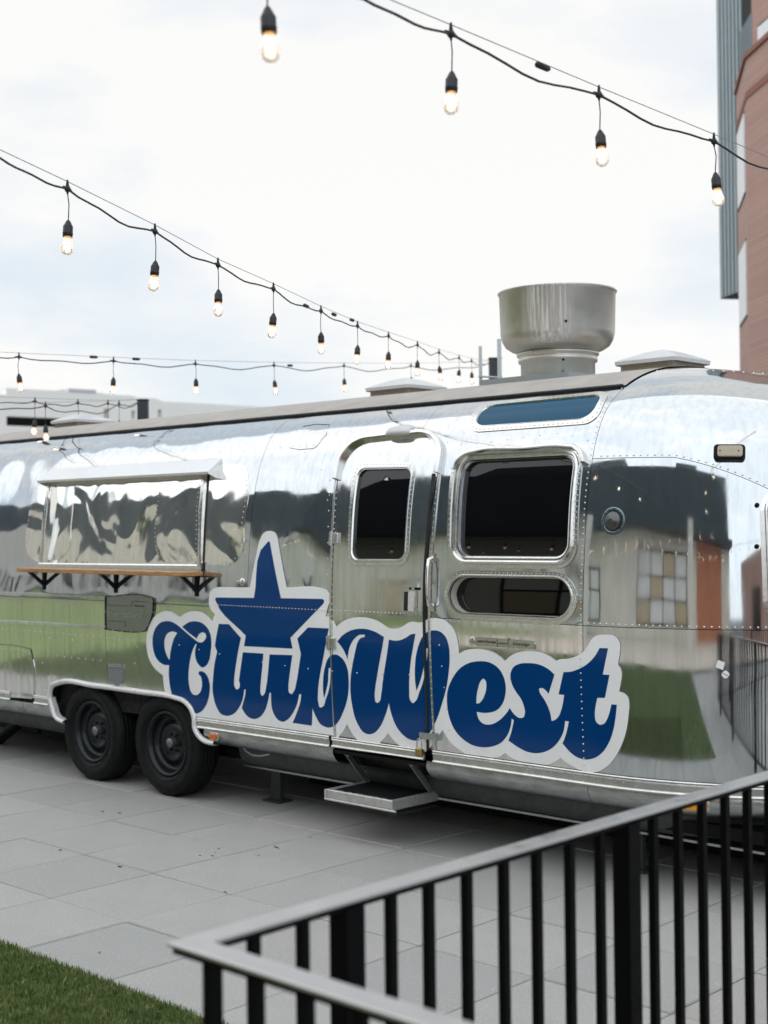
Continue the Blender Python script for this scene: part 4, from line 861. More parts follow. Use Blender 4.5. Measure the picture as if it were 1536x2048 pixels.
# little latch left of the star, porthole, marker lights, stickers
p_, a_, b__, n_ = frame_at(485, 1164); b = MB(); b.lathe([(.024, 0), (.024, .006), (.018, .010), (0, .010)], p_, n_, 20); b.box(p_+n_*.016-a_*.012, (.05, .018, .012), ax=(a_, b__, n_), bev=.003); T(b, 'cabin_hook', M['frame'])
p_, a_, b__, n_ = frame_at(1227, 1042)
b = MB(); b.lathe([(.063, 0), (.063, .006), (.060, .009), (.048, .010), (.045, .004)], p_, n_, 40, sx=1.08); HL = T(b, 'speaker_ring', simple('porthole_ring', (.16, .22, .25), .25, .9).m)
b = MB(); b.lathe([(.045, .004), (.043, .014), (.030, .026), (.020, .028), (.018, .034), (.010, .037), (0, .038)], p_, n_, 32, sx=1.08); T(b, 'speaker_dome', simple('dull_dark_chrome', (.12, .12, .12), .28, .9, nscale=60, var=.4).m, HL)
for q in range(6): a = q*PI/3+.4; dome(p_+(a_*math.cos(a)+b__*math.sin(a)*1.08)*.055+n_*.009, n_, .004, .003, RVB)
def lozenge(mb, p_, a_, b__, n_, rows):
    rr = []
    for hw, hh, r, z_ in rows: rr.append([p_+a_*x+b__*y+n_*z_ for x, y in roundrect(hw, hh, r)])
    m = len(rr[0]); vs = [v for r_ in rr for v in r_]
    mb.add(vs, [(i*m+k_, i*m+(k_+1) % m, (i+1)*m+(k_+1) % m, (i+1)*m+k_) for i in range(len(rows)-1) for k_ in range(m)]); mb.add(rr[-1], [tuple(range(m))])
p_, a_, b__, n_ = frame_at(1459, 907)
b = MB(); lozenge(b, p_, a_, b__, n_, [(.072, .038, .018, -.02), (.072, .038, .018, .022), (.066, .034, .016, .030)]); MK = T(b, 'marker_light', M['black'])
b = MB(); lozenge(b, p_+a_*.003, a_, b__, n_, [(.058, .028, .012, .02), (.057, .027, .012, .034), (.050, .022, .012, .036)]); T(b, 'lens', M['clearlens'], MK)
for dx_ in (-.042, .042): b = MB(); dome(p_+a_*dx_+n_*.036, n_, .004, .003, b); T(b, 'screw', M['black'], MK)
for _q in Z7([(1450, 1205), (1448, 1525)]): p_, a_, b__, n_ = frame_at(*_q); b = MB(); b.lathe([(.011, 0), (.011, .010), (.006, .014), (0, .014)], p_, n_, 14); T(b, 'rubber_bumper', M['black'])
def lampside(px, py, hw, hh, mat, tail=False):
    P_ = hy(px, py, 1.247) if px < 1000 else None
    if P_ is None:
        q = US([(px, py)]); P_ = S(q[:, 0], np.zeros(1))[0]; N_ = SN(q[:, 0], np.array([.05]))[0]; N_[2] = 0; N_ /= np.linalg.norm(N_); P_[2] = on(px, py)[2]
    else: N_ = np.array([0, -1, 0.])
    N_ = Vector(N_); A_ = Vector((0, 0, 1)).cross(N_)*1; A_ = Vector((-N_.y, N_.x, 0)); B_ = Vector((0, 0, 1)); P_ = Vector(P_)
    b = MB(); lozenge(b, P_, A_, B_, N_, [(hw+.008, hh+.007, hh*.8, -.03), (hw+.008, hh+.007, hh*.8, .004), (hw+.004, hh+.003, hh*.8, .008)]); L0 = T(b, 'side_marker', M['trim'])
    b = MB(); lozenge(b, P_, A_, B_, N_, [(hw, hh, hh*.8, .0), (hw, hh, hh*.8, .016), (hw*.8, hh*.75, hh*.6, .021)]); T(b, 'lens', mat, L0)
lampside(429, 1473, .034, .020, M['orange']); lampside(1390, 1610, .060, .024, M['amber'])
cover('sticker', [(1436, 1320, 1), (1450, 1325, 1), (1446, 1340, 1), (1431, 1334, 1)], .0015, M['white'], sub=1)
cover('sticker', [(1451, 1341), (1459, 1349), (1451, 1357), (1443, 1349)], .0015, M['white'])
b = MB(); strip(b, lineUS([(1445, 1346), (1457, 1352)], 1), .0012, .0022); T(b, 'sticker_line', M['black'])
cover('sticker', [(962, 0, 1)] if False else Z3([(742, 615, 1), (752, 596, 1), (770, 590, 1), (784, 600, 1), (783, 626, 1), (745, 626, 1)]), -.008, M['white'], sub=1)
# hasp and padlock
p_, a_, b__, n_ = frame_at(862, 1471); b = MB(); b.box(p_+n_*.026-a_*.002, (.115, .034, .005), ax=(a_, b__, n_)); b.box(p_+n_*.014+a_*.054, (.012, .042, .028), ax=(a_, b__, n_)); b.box(p_+n_*.014-a_*.045, (.012, .03, .028), ax=(a_, b__, n_)); HS = T(b, 'hasp', M['galv'])
PL = empty('padlock', tuple(p_-a_*.055-Vector((0, 0, .09))+n_*.035), 'small brass padlock hanging from the hasp at the trailer door', 'padlock')
lc = Vector(PL.location); b = MB(); b.box(lc+Vector((0, 0, .0)), (.048, .022, .044), bev=.004); b.build('lock_body', M['brass'], PL)
b = MB(); b.tube([lc+Vector((x, 0, z_)) for x, z_ in ((-.017, .015), (-.017, .055), (-.012, .068), (0, .074), (.012, .068), (.017, .055), (.017, .015))], .0038, 8); b.build('shackle', M['galv'], PL)
# ---- step
ST_Z = .250; cs_ = [hz(657, 1577, ST_Z+.025), hz(798, 1606, ST_Z+.025), hz(716, 1552, ST_Z+.025), hz(846, 1581, ST_Z+.025)]
x0, x1 = cs_[0][0], (cs_[1][0]+cs_[3][0])/2; print('step', [np.round(c_, 3) for c_ in cs_]); yf = (cs_[0][1]+cs_[1][1])/2; yb = (cs_[2][1]+cs_[3][1])/2
b = MB(); b.box(((x0+x1)/2, yf+.006, ST_Z), (x1-x0, .014, .05), bev=.004); b.box(((x0+x1)/2, (yf+yb)/2, ST_Z+.018), (x1-x0-.02, yb-yf-.01, .006)); b.box(((x0+x1)/2, yb, ST_Z), (x1-x0, .014, .05), bev=.004)
for x in (x0, x1): b.box((x, (yf+yb)/2, ST_Z-.002), (.012, yb-yf+.02, .054), bev=.003)
b.tube([(x0, yf-.008, ST_Z-.028), (x1+.03, yf-.008, ST_Z-.030)], .007, 8)
STP = T(b, 'entry_step', simple('weathered_step_aluminium', (.55, .55, .53), .45, .7, var=.35, nscale=30, bump=.0004).m)
b = MB(); n_g = 26; rr_ = random.Random(3); fr_ = [(x0+.035+(x1-x0-.07)*i/n_g, yf+.035+rr_.uniform(-.008, .010)) for i in range(n_g+1)]
pts_ = fr_+[(x1-.03, yb-.02), (x0+.03, yb-.02)]; b.add([(x, y, ST_Z+.0235) for x, y in pts_]+[(x, y, ST_Z+.019) for x, y in pts_], [tuple(range(len(pts_)))]+[(i, len(pts_)+i, len(pts_)+(i+1) % len(pts_), (i+1) % len(pts_)) for i in range(len(pts_))]); T(b, 'tread', M['steptread'], STP)
for x in (x0+.010, x1-.010):
    tp = Vector((x, 1.30, .455)); bt = Vector((x, yb-.01, ST_Z)); dv = (tp-bt).normalized(); xx = Vector((1, 0, 0)); yy = dv.cross(xx).normalized(); xx = yy.cross(dv)
    b = MB(); b.box((tp+bt)/2, (.008, .036, (tp-bt).length+.03), ax=(xx, yy, dv), bev=.002); dome(bt+Vector((.006, 0, 0)), (1, 0, 0), .011, .006, b, 12); dome(tp+Vector((.006, 0, -.01)), (1, 0, 0), .010, .006, b, 12); T(b, 'step_arm', M['galv'], STP)
    tp2 = tp+Vector((-.014, .09, -.02)); bt2 = bt+Vector((-.014, .05, .01)); dv = (tp2-bt2).normalized(); yy = dv.cross(Vector((1, 0, 0))).normalized(); xx = yy.cross(dv)
    b = MB(); b.box((tp2+bt2)/2, (.006, .028, (tp2-bt2).length), ax=(xx, yy, dv)); T(b, 'step_arm', M['darksteel'], STP)
b = MB(); b.box(((udl+udr)/2+.02, 1.50, .375), (udr-udl-.02, .012, .21)); T(b, 'step_housing', M['belly'], STP)
b = MB(); b.box(((udl+udr)/2+.02, 1.37, .470), (udr-udl-.02, .24, .02)); T(b, 'floor_edge', M['black'])
# jack stands, conduit and rear gear under the floor
for px, py, yy in ((548, 1604, 1.75), (1268, 1742, 1.95)):
    q = hz(px, py, 0); b = MB(); b.box((q[0], q[1]+.03, .15), (.09, .03, .30)); b.box((q[0], q[1]+.03, .008), (.16, .12, .012)); T(b, 'stabiliser_leg', M['darksteel'])
p1_ = on(478, 1494); b = MB(); b.tube(smooth_loop([(0, 0)], 1) if False else [Vector(hy(x, y, 1.36)) for x, y in ((484, 1490), (492, 1502), (505, 1510), (520, 1512), (540, 1508))], .006, 8); T(b, 'drain_hose', M['galv'])
b = MB(); 
for (ax_, ay_, bx_, by_, r_) in ((-20, 1442, 40, 1436, .035), (-30, 1500, 38, 1445, .05), (20, 1450, 95, 1440, .03), (40, 1440, 80, 1462, .02)):
    b.tube([hy(ax_, ay_, 1.75), hy(bx_, by_, 1.75)], r_, 12)
T(b, 'rear_jack', M['black'])
q = hy(75, 1448, 1.9); b = MB(); b.box((q[0]-.2, 1.95, .215), (2.2, .05, .04)); T(b, 'hitch_beam', M['galv'])
# rivets finished
o = T(RV, 'rivets', M['rivet']); o['kind'] = 'stuff'
o = T(RVB, 'ring_screws', M['black'])

# ---- roof vents and exhaust (bolted to the roof: parts of the trailer)
def roofvent(px0, px1, ybase, hz_=.075, lift=0):
    y_ = 2.40; a = hy(px0, ybase, y_); b_ = hy(px1, ybase, y_); xc = (a[0]+b_[0])/2-.02; sz = .40; zb = 2.598
    v = empty('roof_vent', (xc, y_, zb)); v.parent = TR; v.location = Vector((xc, y_, zb))-wloc(TR)
    b = MB(); b.box((xc, y_, zb+.025), (sz*.84, sz*.84, .09)); b.build('vent_curb', M['curb'], v)
    b = MB(); zz_ = zb+.068; hs = sz/2; rows = [(hs, -.020), (hs+.004, 0), (hs-.012, .010), (hs*.45, .050), (hs*.12, .066), (.01, .067)]
    vs = []
    for r_, z_ in rows: vs += [(xc+x, y_+y, zz_+z_) for x, y in roundrect(r_, r_, min(.04, r_*.5), 4)]
    m = len(vs)//len(rows); b.add(vs, [(i*m+k_, i*m+(k_+1) % m, (i+1)*m+(k_+1) % m, (i+1)*m+k_) for i in range(len(rows)-1) for k_ in range(m)], False); b.add(vs[-m:], [tuple(range(m))]); b.build('vent_lid', M['plastic'], v)
roofvent(1252, 1415, 735); roofvent(752, 885, 782); roofvent(112, 228, 845)
q = hy(1116, 752, 2.42); ex = float(q[0]); d_ = np.linalg.norm(q-CAM); k_ = d_/CF
zr = 2.62; EX = empty('exhaust_fan', (ex, 2.42, zr)); EX.parent = TR; EX.location = Vector((ex, 2.42, zr))-wloc(TR)
R_ = 118*k_*.985; rn = 76*k_; H0 = zr+.04
def zpx(y): return float(hy(1116, y, 2.42)[2])
z1_, z2_, z3_ = zpx(752), zpx(709), zpx(585)
prof = [(rn*.98, z2_+.0-zr), (rn*1.05, z2_+.012-zr), (R_*.78, z2_+.022-zr), (R_*.88, z2_+.045-zr), (R_*.935, z2_+.078-zr), (R_*.965, z2_+.12-zr), (R_*.985, z3_-.02-zr), (R_*1.0, z3_-.012-zr), (R_*1.012, z3_-zr-.004), (R_*1.0, z3_-zr), (R_*.98, z3_-zr-.006), (R_*.96, z2_+.12-zr), (R_*.6, z2_+.06-zr), (0, z2_+.06-zr)]
b = MB(); b.lathe(prof, (ex, 2.42, zr), (0, 0, 1), 80); b.build('exhaust_bowl', M['spun'], EX)
b = MB(); b.lathe([(rn*.96, -.05), (rn*.96, z2_-zr-.055), (rn*1.02, z2_-zr-.05), (rn*1.03, z2_-zr-.03), (rn*.97, z2_-zr-.022), (rn*1.06, z2_-zr-.012), (rn*1.07, z2_-zr+.006), (rn*.95, z2_-zr+.01)], (ex, 2.42, zr), (0, 0, 1), 64); b.build('exhaust_neck', simple('spun_neck', (.62, .59, .53), .35, .95, var=.15).m, EX)
b = MB()
for px, py in ((1127, 712), (1126.5, 719), (1126.5, 744), (1132, 642)):
    rr = rn if py > 700 else R_*.985; v = rays([(px, py)])[0]; o_ = CAM[:2]-np.array([ex, 2.42]); dd_ = v[:2]; A2 = dd_@dd_; B2 = 2*o_@dd_; C2 = o_@o_-rr*rr; t_ = (-B2-math.sqrt(max(B2*B2-4*A2*C2, 0)))/(2*A2); p = CAM+v*t_
    dome(p, (p[0]-ex, p[1]-2.42, 0), .008, .005, b, 10)
b.build('bolt', M['black'], EX)
b = MB(); b.box((ex-.05, 2.42, zr-.015), (.66, .56, .06)); b.build('exhaust_curb', simple('curb_sheet_grey', (.36, .40, .40), .45, .5).m, EX)

# ================================================================== RAILING
RL = empty('metal_railing', (3.872, -2.84, 0), 'black metal guard railing with flat top bar turning a corner in the foreground', 'railing')
blk = simple('black_powder_coat', (.0035, .0035, .004), .5, 0, var=.2, spec=.06).m
top = simple('handrail_top_sheen', (.50, .50, .50), .32, .9, var=.08, nscale=8).m  # sky sheen on the black bar's top, put into a paler metal colour
YT = .62; XT = 6.9
b = MB(); zt0, zt1 = 1.063, 1.07; xi, xo, yi, yo = 3.900, 3.846, -2.815, -2.869
vs = [(xo, yo, zt1), (XT, yo, zt1), (XT, yi, zt1), (xi, yi, zt1), (xi, YT, zt1), (xo, YT, zt1)]; lo_ = [(x, y, zt0) for x, y, z_ in vs]
bev = .002; vin = [(xo+bev, yo+bev, zt1), (XT, yo+bev, zt1), (XT, yi-bev, zt1), (xi-bev, yi-bev, zt1), (xi-bev, YT, zt1), (xo+bev, YT, zt1)]; mid = [(x, y, zt1-bev) for x, y, z_ in vs]
b.add(lo_+mid+vin, [(0+6*r+i, 0+6*r+(i+1) % 6, 6*r+6+(i+1) % 6, 6*r+6+i) for r in range(2) for i in range(6)]+[(12, 13, 14, 15), (12, 15, 16, 17), (3, 2, 1, 0), (5, 4, 3, 0)]); b.build('top_rail', top, RL)
b = MB(); b.box((3.873, (yi+YT)/2, 1.0565), (.040, YT-yi-.01, .0125)); b.box(((3.853+XT)/2, -2.842, 1.0563), (XT-3.853, .040, .0125)); b.build('rail_dark_sides', blk, RL)  # sides of the same flat bar, split off so they stay black
def bar(x, y, sz, name='baluster', z0=.11, z1=1.052):
    b = MB(); b.box((x, y, (z0+z1)/2), (sz, sz, z1-z0)); return b.build(name, blk, RL, loc=(x, y, 0))
xc_, yc_ = 3.873, -2.842
P0 = bar(xc_, yc_+.055, .019)
def addbar(x, y):
    c = P0.copy(); COL.objects.link(c); c.parent = RL; c.location = Vector((x, y, 0))-Vector(RL.location)
A0y = -2.808
for t_ in [.11, .229, .466, .578, .698, .821, .938, 1.062, 1.182, 1.411, 1.526, 1.643, 1.76, 1.879, 1.999, 2.116, 2.233, 2.35, 2.585, 2.70, 2.82, 2.94, 3.06, 3.18, 3.3]: addbar(xc_, A0y+t_)
for t_ in (.345, 1.294, 2.468): bar(xc_, A0y+t_, .048, 'post', 0.0)
for i in range(24):
    if i in (4, 13): bar(xc_+.055+.117*i, yc_, .048, 'post', 0.0)
    else: addbar(xc_+.055+.117*i, yc_)
b = MB(); b.box((xc_, (yc_+YT)/2, .10), (.036, YT-yc_, .02)); b.box(((xc_+XT)/2, yc_, .10), (XT-xc_-.04, .036, .02)); b.build('bottom_rail', blk, RL)

# ================================================================== STRING LIGHTS
cordm = simple('black_rubber_cord', (.012, .013, .016), .5).m
cabm = simple('steel_cable', (.30, .31, .32), .35, .9).m
filam = MT('glowing_filament').set(base=(1, .8, .5, 1), emit=(1, .80, .58, 1), emits=9).m
basem = MT('amber_glow_base').set(base=(.8, .35, .08, 1), rough=.3, emit=(1, .42, .08, 1), emits=.55).m
gl = bpy.data.materials.new('clear_bulb_glass'); gl.use_nodes = True; n_ = gl.node_tree.nodes; l_ = gl.node_tree.links
for x in list(n_): n_.remove(x)
go = n_.new('ShaderNodeOutputMaterial'); mxs = n_.new('ShaderNodeMixShader'); tr = n_.new('ShaderNodeBsdfTransparent'); gg = n_.new('ShaderNodeBsdfGlossy'); lw = n_.new('ShaderNodeLayerWeight'); lw.inputs[0].default_value = .35
tr.inputs[0].default_value = (.93, .925, .92, 1); gg.inputs['Roughness'].default_value = .03; gg.inputs[0].default_value = (.8, .8, .8, 1)
cr = n_.new('ShaderNodeValToRGB'); cr.color_ramp.elements[0].color = (.04, .04, .04, 1); cr.color_ramp.elements[1].color = (.55, .55, .55, 1); l_.new(lw.outputs['Fresnel'], cr.inputs[0]); l_.new(cr.outputs[0], mxs.inputs[0])
tcol = n_.new('ShaderNodeValToRGB'); tcol.color_ramp.elements[0].color = (.97, .965, .955, 1); tcol.color_ramp.elements[1].color = (.62, .61, .60, 1); l_.new(lw.outputs['Facing'], tcol.inputs[0]); l_.new(tcol.outputs[0], tr.inputs[0])
df = n_.new('ShaderNodeBsdfTranslucent'); df.inputs[0].default_value = (.95, .94, .92, 1); mk_ = n_.new('ShaderNodeMixShader'); mk_.inputs[0].default_value = .6
l_.new(tr.outputs[0], mk_.inputs[1]); l_.new(df.outputs[0], mk_.inputs[2]); l_.new(mk_.outputs[0], mxs.inputs[1]); l_.new(gg.outputs[0], mxs.inputs[2]); l_.new(mxs.outputs[0], go.inputs[0])
def me_of(mb, mat, name):
    me = bpy.data.meshes.new(name); me.from_pydata(mb.v, [], mb.f); me.polygons.foreach_set('use_smooth', mb.sm); me.materials.append(mat); return me
sock = MB(); sock.lathe([(.003, .0), (.008, -.006), (.016, -.022), (.0185, -.026), (.0185, -.048), (.0195, -.050), (.0195, -.054), (.0185, -.056), (.0185, -.064), (.0, -.064)], (0, 0, 0), (0, 0, 1), 16)
MSock = me_of(sock, cordm, 'bulb_socket')
bs = MB(); bs.lathe([(.014, -.064), (.0145, -.074), (.0, -.074)], (0, 0, 0), (0, 0, 1), 14); MBase = me_of(bs, basem, 'bulb_base')
bb = MB(); bb.lathe([(.0140, -.066), (.0165, -.076), (.0208, -.090), (.0238, -.102), (.0238, -.111), (.0205, -.122), (.0125, -.130), (.0001, -.133)], (0, 0, 0), (0, 0, 1), 20); MBulb = me_of(bb, gl, 'bulb')
fl = MB(); 
for i in range(4): a = i*PI/2; fl.tube([(.005*math.cos(a), .005*math.sin(a), -.080), (.006*math.cos(a), .006*math.sin(a), -.114)], .0016, 4)
MFil = me_of(fl, filam, 'filament')
def child(name, me, par, loc=(0, 0, 0)):
    o = bpy.data.objects.new(name, me); COL.objects.link(o); o.parent = par; o.location = loc; return o
def string_lights(label, hooks, bulbs, drop=.12, group='strings of festoon lights', clips=(), thick=.0042, ends=None):
    """hooks: world points the cord is clipped at (bulb under each one flagged in bulbs)"""
    H = [Vector(h) for h in hooks]; root = empty('string_lights', tuple(H[0]), label, 'string lights', group)
    pts = []; rnd = random.Random(len(label))
    for i in range(len(H)-1):
        L = (H[i+1]-H[i]).length; sg = rnd.uniform(.035, .06)*L
        for j in range(9):
            t = j/9; pts.append(H[i].lerp(H[i+1], t)-Vector((0, 0, sg*4*t*(1-t)*.6*(1+.35*math.sin(t*9+i)))))
    pts.append(H[-1]); b = MB(); b.tube(pts, thick, 6); b.build('cord', cordm, root)
    up = Vector((0, 0, .028)); b = MB(); e0 = [H[0]+up]+[h+up*1.0 for h in H[1:]]; b.tube(e0, .0016, 5); b.build('support_cable', cabm, root)
    for i, h in enumerate(H):
        if not bulbs[i]: continue
        d = (H[min(i+1, len(H)-1)]-H[max(i-1, 0)]).normalized()
        b = MB(); b.tube([h-d*.032+Vector((0, 0, .002)), h-d*.012, h, h+d*.012, h+d*.032-Vector((0, 0, .002))], [.004, .008, .013, .008, .004], 8); b.tube([h+Vector((0, 0, .034)), h+Vector((0, 0, .0)), h-Vector((0, 0, .02))], [.0035, .008, .003], 6)
        sw = Vector((rnd.uniform(-.008, .008), rnd.uniform(-.008, .008), 0)); dr = drop*rnd.uniform(.92, 1.05)
        b.tube([h-Vector((0, 0, .015)), h-Vector((0, 0, dr*.5))+sw, h-Vector((0, 0, dr+.002))+sw*.4], .0021, 5)
        s_ = b.build('lamp_holder', cordm, root, loc=tuple(h)); o = child('bulb_socket', MSock, s_, sw*.4-Vector((0, 0, dr)))
        o.rotation_euler = (rnd.uniform(-.11, .11), rnd.uniform(-.11, .11), 0)
        # bulb glass and base share the socket's place
        for nm, me in (('bulb', MBulb), ('bulb_base', MBase), ('filament', MFil)):
            c = child(nm, me, s_, o.location); c.rotation_euler = o.rotation_euler
    for cp in clips:
        p = Vector(cp[0]); b = MB(); dv = Vector(cp[1]).normalized(); b.tube([p-dv*.04, p-dv*.03, p+dv*.03, p+dv*.045], [.003, .011, .011, .003], 8); b.build('cord_connector', cordm, root)
    return root
K = 1.12
hk = [(533, -95, 3.10), (727, -2, 3.5), (902, 68, 3.9), (1198, 190, 4.5), (1428, 283, 5.0), (1620, 362, 5.6)]
W2 = [at(x, y, D_*K) for x, y, D_ in hk]; W2 = [W2[0]+(W2[0]-W2[2])*.6]+W2
q = at(1085, 133, 4.25*K)
string_lights('string of clear bulbs crossing the top right of the sky, nearest the camera', W2, [0, 1, 0, 1, 1, 1, 0], clips=[(q, W2[4]-W2[3])])
hk = [(-60, 290, 4.15), (0, 316, 4.4), (135, 378, 4.8), (310, 463, 5.4), (436, 530, 5.9), (547, 578, 6.5), (642, 622, 7.3), (715, 652, 8.1), (777, 672, 9), (835, 690, 10), (878, 705, 11), (918, 716, 12.2), (943, 722, 13), (977, 726, 14)]
W3 = [at(x, y, D_*K) for x, y, D_ in hk]; q = at(612, 612, 7.0*K); q2 = at(668, 629, 7.6*K); q3 = at(704, 640, 8*K)
string_lights('string of clear bulbs falling from upper left to the dark post behind the roof', W3, [0, 0]+[1]*11+[0], clips=[(q, (W3[6]-W3[5])), (q2, (W3[7]-W3[6])), (q3, (W3[8]-W3[7]))])
hk = [(-70, 709, 8.5), (38, 714, 8.9), (227, 722, 9.4), (391, 728, 10), (548, 731, 10.8), (688, 732, 11.7), (822, 732, 13), (977, 727, 14.5)]
W4 = [at(x, y, D_*K) for x, y, D_ in hk]
string_lights('near level string of clear bulbs running just above the trailer roof line', W4, [0, 1, 1, 1, 1, 1, 1, 0], clips=[(at(272, 718, 9.55*K), W4[3]-W4[2]), (at(580, 731, 10.95*K), W4[5]-W4[4]), (at(187, 714, 9.3*K), W4[3]-W4[2])])
hk = [(-40, 800, 9.6), (70, 803, 10), (156, 806, 10.6), (216, 807, 11.2), (278, 804, 12.2)]
W5 = [at(x, y, D_*K) for x, y, D_ in hk]
string_lights('far string of bulbs at left edge, upper of the two at the short post', W5, [0, 1, 1, 1, 0], drop=.14)
hk = [(-40, 814, 9.2), (91, 812, 9.6), (238, 808, 11.4), (278, 805, 12.2)]
W6 = [at(x, y, D_*K) for x, y, D_ in hk]
string_lights('far string of bulbs at left edge, lower of the two at the short post', W6, [0, 1, 1, 0], drop=.14)
def post(px, ptop, D_, wpx, label):
    p = at(px, ptop, D_); s_ = wpx*D_/CF; q = empty('light_post', (p[0], p[1], 0), label, 'post', 'steel posts holding the string lights')
    b = MB(); b.box((p[0], p[1], p[2]/2), (s_, s_, p[2]), rz=YAW, bev=.006); b.build('shaft', simple('dark_painted_post', (.03, .038, .045), .5).m, q)
    b = MB(); b.box((p[0], p[1], p[2]+.004), (s_*1.08, s_*1.08, .012), rz=YAW); b.build('post_cap', M['black'], q); return q
post(990, 718, 14.2*K, 24, 'dark square post behind the roof beside the exhaust fan'); post(286, 801, 12.4*K, 20, 'dark square post rising behind the roof at left')
gt = M['galv']; q0, q1 = at(961, 735, 11), at(999, 735, 10.6)
br = empty('cable_bracket', (q0[0], q0[1], 2.6), 'pale upright bars with a cross rod behind the trailer roof', 'bracket')
b = MB(); b.box((q0[0], q0[1], 2.87), (.025, .025, .6), rz=YAW); b.build('bar', gt, br); b = MB(); b.box((q1[0], q1[1], 2.87), (.03, .03, .6), rz=YAW); b.build('bar', gt, br); b = MB(); b.tube([at(958, 753, 11), at(1003, 755, 10.6)], .008, 6); b.build('rod', gt, br)

# ================================================================== FAR BUILDINGS
def brickmat(name, c1, c2, sc=1.):
    t = MT(name).set(rough=.85); br = t.n.new('ShaderNodeTexBrick'); br.inputs['Color1'].default_value = c4(c1); br.inputs['Color2'].default_value = c4(c2); br.inputs['Mortar'].default_value = (.34, .30, .27, 1)
    br.inputs['Scale'].default_value = 1; br.inputs['Brick Width'].default_value = .215*sc; br.inputs['Row Height'].default_value = .075*sc; br.inputs['Mortar Size'].default_value = .009*sc
    tc_ = t.n.new('ShaderNodeTexCoord'); sp_ = t.n.new('ShaderNodeSeparateXYZ'); cb = t.n.new('ShaderNodeCombineXYZ'); t.l.new(tc_.outputs['Object'], sp_.inputs[0])
    t.l.new(t.math('ADD', t.math('MULTIPLY', sp_.outputs[0], .8), sp_.outputs[1]), cb.inputs[0]); t.l.new(sp_.outputs[2], cb.inputs[1]); t.l.new(cb.outputs[0], br.inputs['Vector'])
    t.to(t.mix(t.ramp(t.noise(.9, 4), [(.3, 0.), (.8, .2)]), br.outputs['Color'], tuple(x*.6 for x in c1)), 'Base Color'); return t.m
BR = brickmat('red_brick', (.56, .335, .275), (.49, .28, .23))
BR2 = simple('brick_belt_course', (.30, .13, .10), .8).m
def gp(px, D_):
    v = rays([(px, 1040)])[0]; v = v/np.linalg.norm(v[:2]); return CAM[:2]+v[:2]*D_
def zp(px, py, D_):
    v = rays([(px, py)])[0]; return CAM[2]+v[2]/np.linalg.norm(v[:2])*D_
pA, pB = gp(1447, 33.), gp(1513, 31.5)
BT = empty('apartment_building', (pA[0], pA[1], 0), 'brick apartment block with a tall grey corrugated metal bay at the right edge', 'building')
def wallq(b, p, q_, z0, z1, depth=.3):
    p = Vector((p[0], p[1], 0)); q_ = Vector((q_[0], q_[1], 0)); d = (q_-p).normalized(); nn = Vector((-d.y, d.x, 0)); 
    if nn.dot(Vector((CAM[0]-p.x, CAM[1]-p.y, 0))) > 0: nn = -nn
    c_ = (p+q_)/2+nn*depth/2; c_.z = (z0+z1)/2; b.box(c_, ((q_-p).length, depth, z1-z0), ax=(d, nn, Vector((0, 0, 1)))); return d, nn
zb = zp(1470, 583, 32); zT = zp(1460, -420, 32)
b = MB(); wallq(b, pA, pB, zb, zT, 6.); b.build('metal_bay', simple('cladding_groove_shade', (.07, .09, .10), .5, .4, var=.1, nscale=2).m, BT)  # darker copy of the cladding; shade of the grooves put into its colour
ribm = simple('grey_cladding_rib', (.36, .43, .45), .45, .4, var=.1, nscale=2).m
for i in range(9):
    t0 = (i+.18)/9; t1 = (i+.72)/9; a = pA+(pB-pA)*t0; c_ = pA+(pB-pA)*t1; d_ = (CAM[:2]-pA); d_ /= np.linalg.norm(d_)
    b = MB(); wallq(b, a+d_*.12, c_+d_*.12, zb, zT, .115); b.build('cladding_rib', ribm, BT)
f0, f1, f2 = gp(1484, 30.), gp(1505, 27.7), gp(1720, 23.4); zc = 10.75
b = MB(); dv = f0+(f0-CAM[:2])/np.linalg.norm(f0-CAM[:2])*6
pg = [f0, f1, f2, f2+(f2-CAM[:2])*.4, dv]; n = len(pg); b.add([(p[0], p[1], 0) for p in pg]+[(p[0], p[1], zc) for p in pg], [(i, (i+1) % n, n+(i+1) % n, n+i) for i in range(n)]+[tuple(range(n, 2*n))]); b.build('brick_wall', BR, BT)
for (z0_, z1_2, pr_) in ((zc-.02, zc+.08, .05), (zc-.80, zc-.66, .02)):
    b = MB()
    for a, c_ in ((f0, f1), (f1, f2)):
        d = (CAM[:2]-a); d /= np.linalg.norm(d); s_ = -np.array([CR[0], CR[1]])*pr_
        wallq(b, a+s_, c_+s_, z0_, z1_2, .5)
    b.build('cornice', BR2 if pr_ < .2 else simple('parapet_cap', (.30, .17, .14), .6).m, BT)
# windows in the edge-on face
winm = simple('white_blind', (.85, .86, .87), .5, var=.04).m
def wq(a, c_, t0, t1, z0, z1):
    p, q_ = a+(c_-a)*t0, a+(c_-a)*t1; s_ = -np.array([CR[0], CR[1]])*.35
    b = MB(); wallq(b, p+s_*.05, q_+s_*.05, z0-.04, z1+.04, .10); w_ = b.build('window_frame', M['black'], BT)
    b = MB(); wallq(b, p+s_*.07, q_+s_*.07, z0, z1, .1); b.build('blind', winm, w_)
for (y0_, y1_3) in ((420, 272), (652, 512)):
    wq(f0, f1, .10, .80, zp(1488, y0_, 29.8), zp(1488, y1_3, 29.8))
wq(f1, f2, .35, .5, zp(1560, 420, 26), zp(1560, 240, 26))
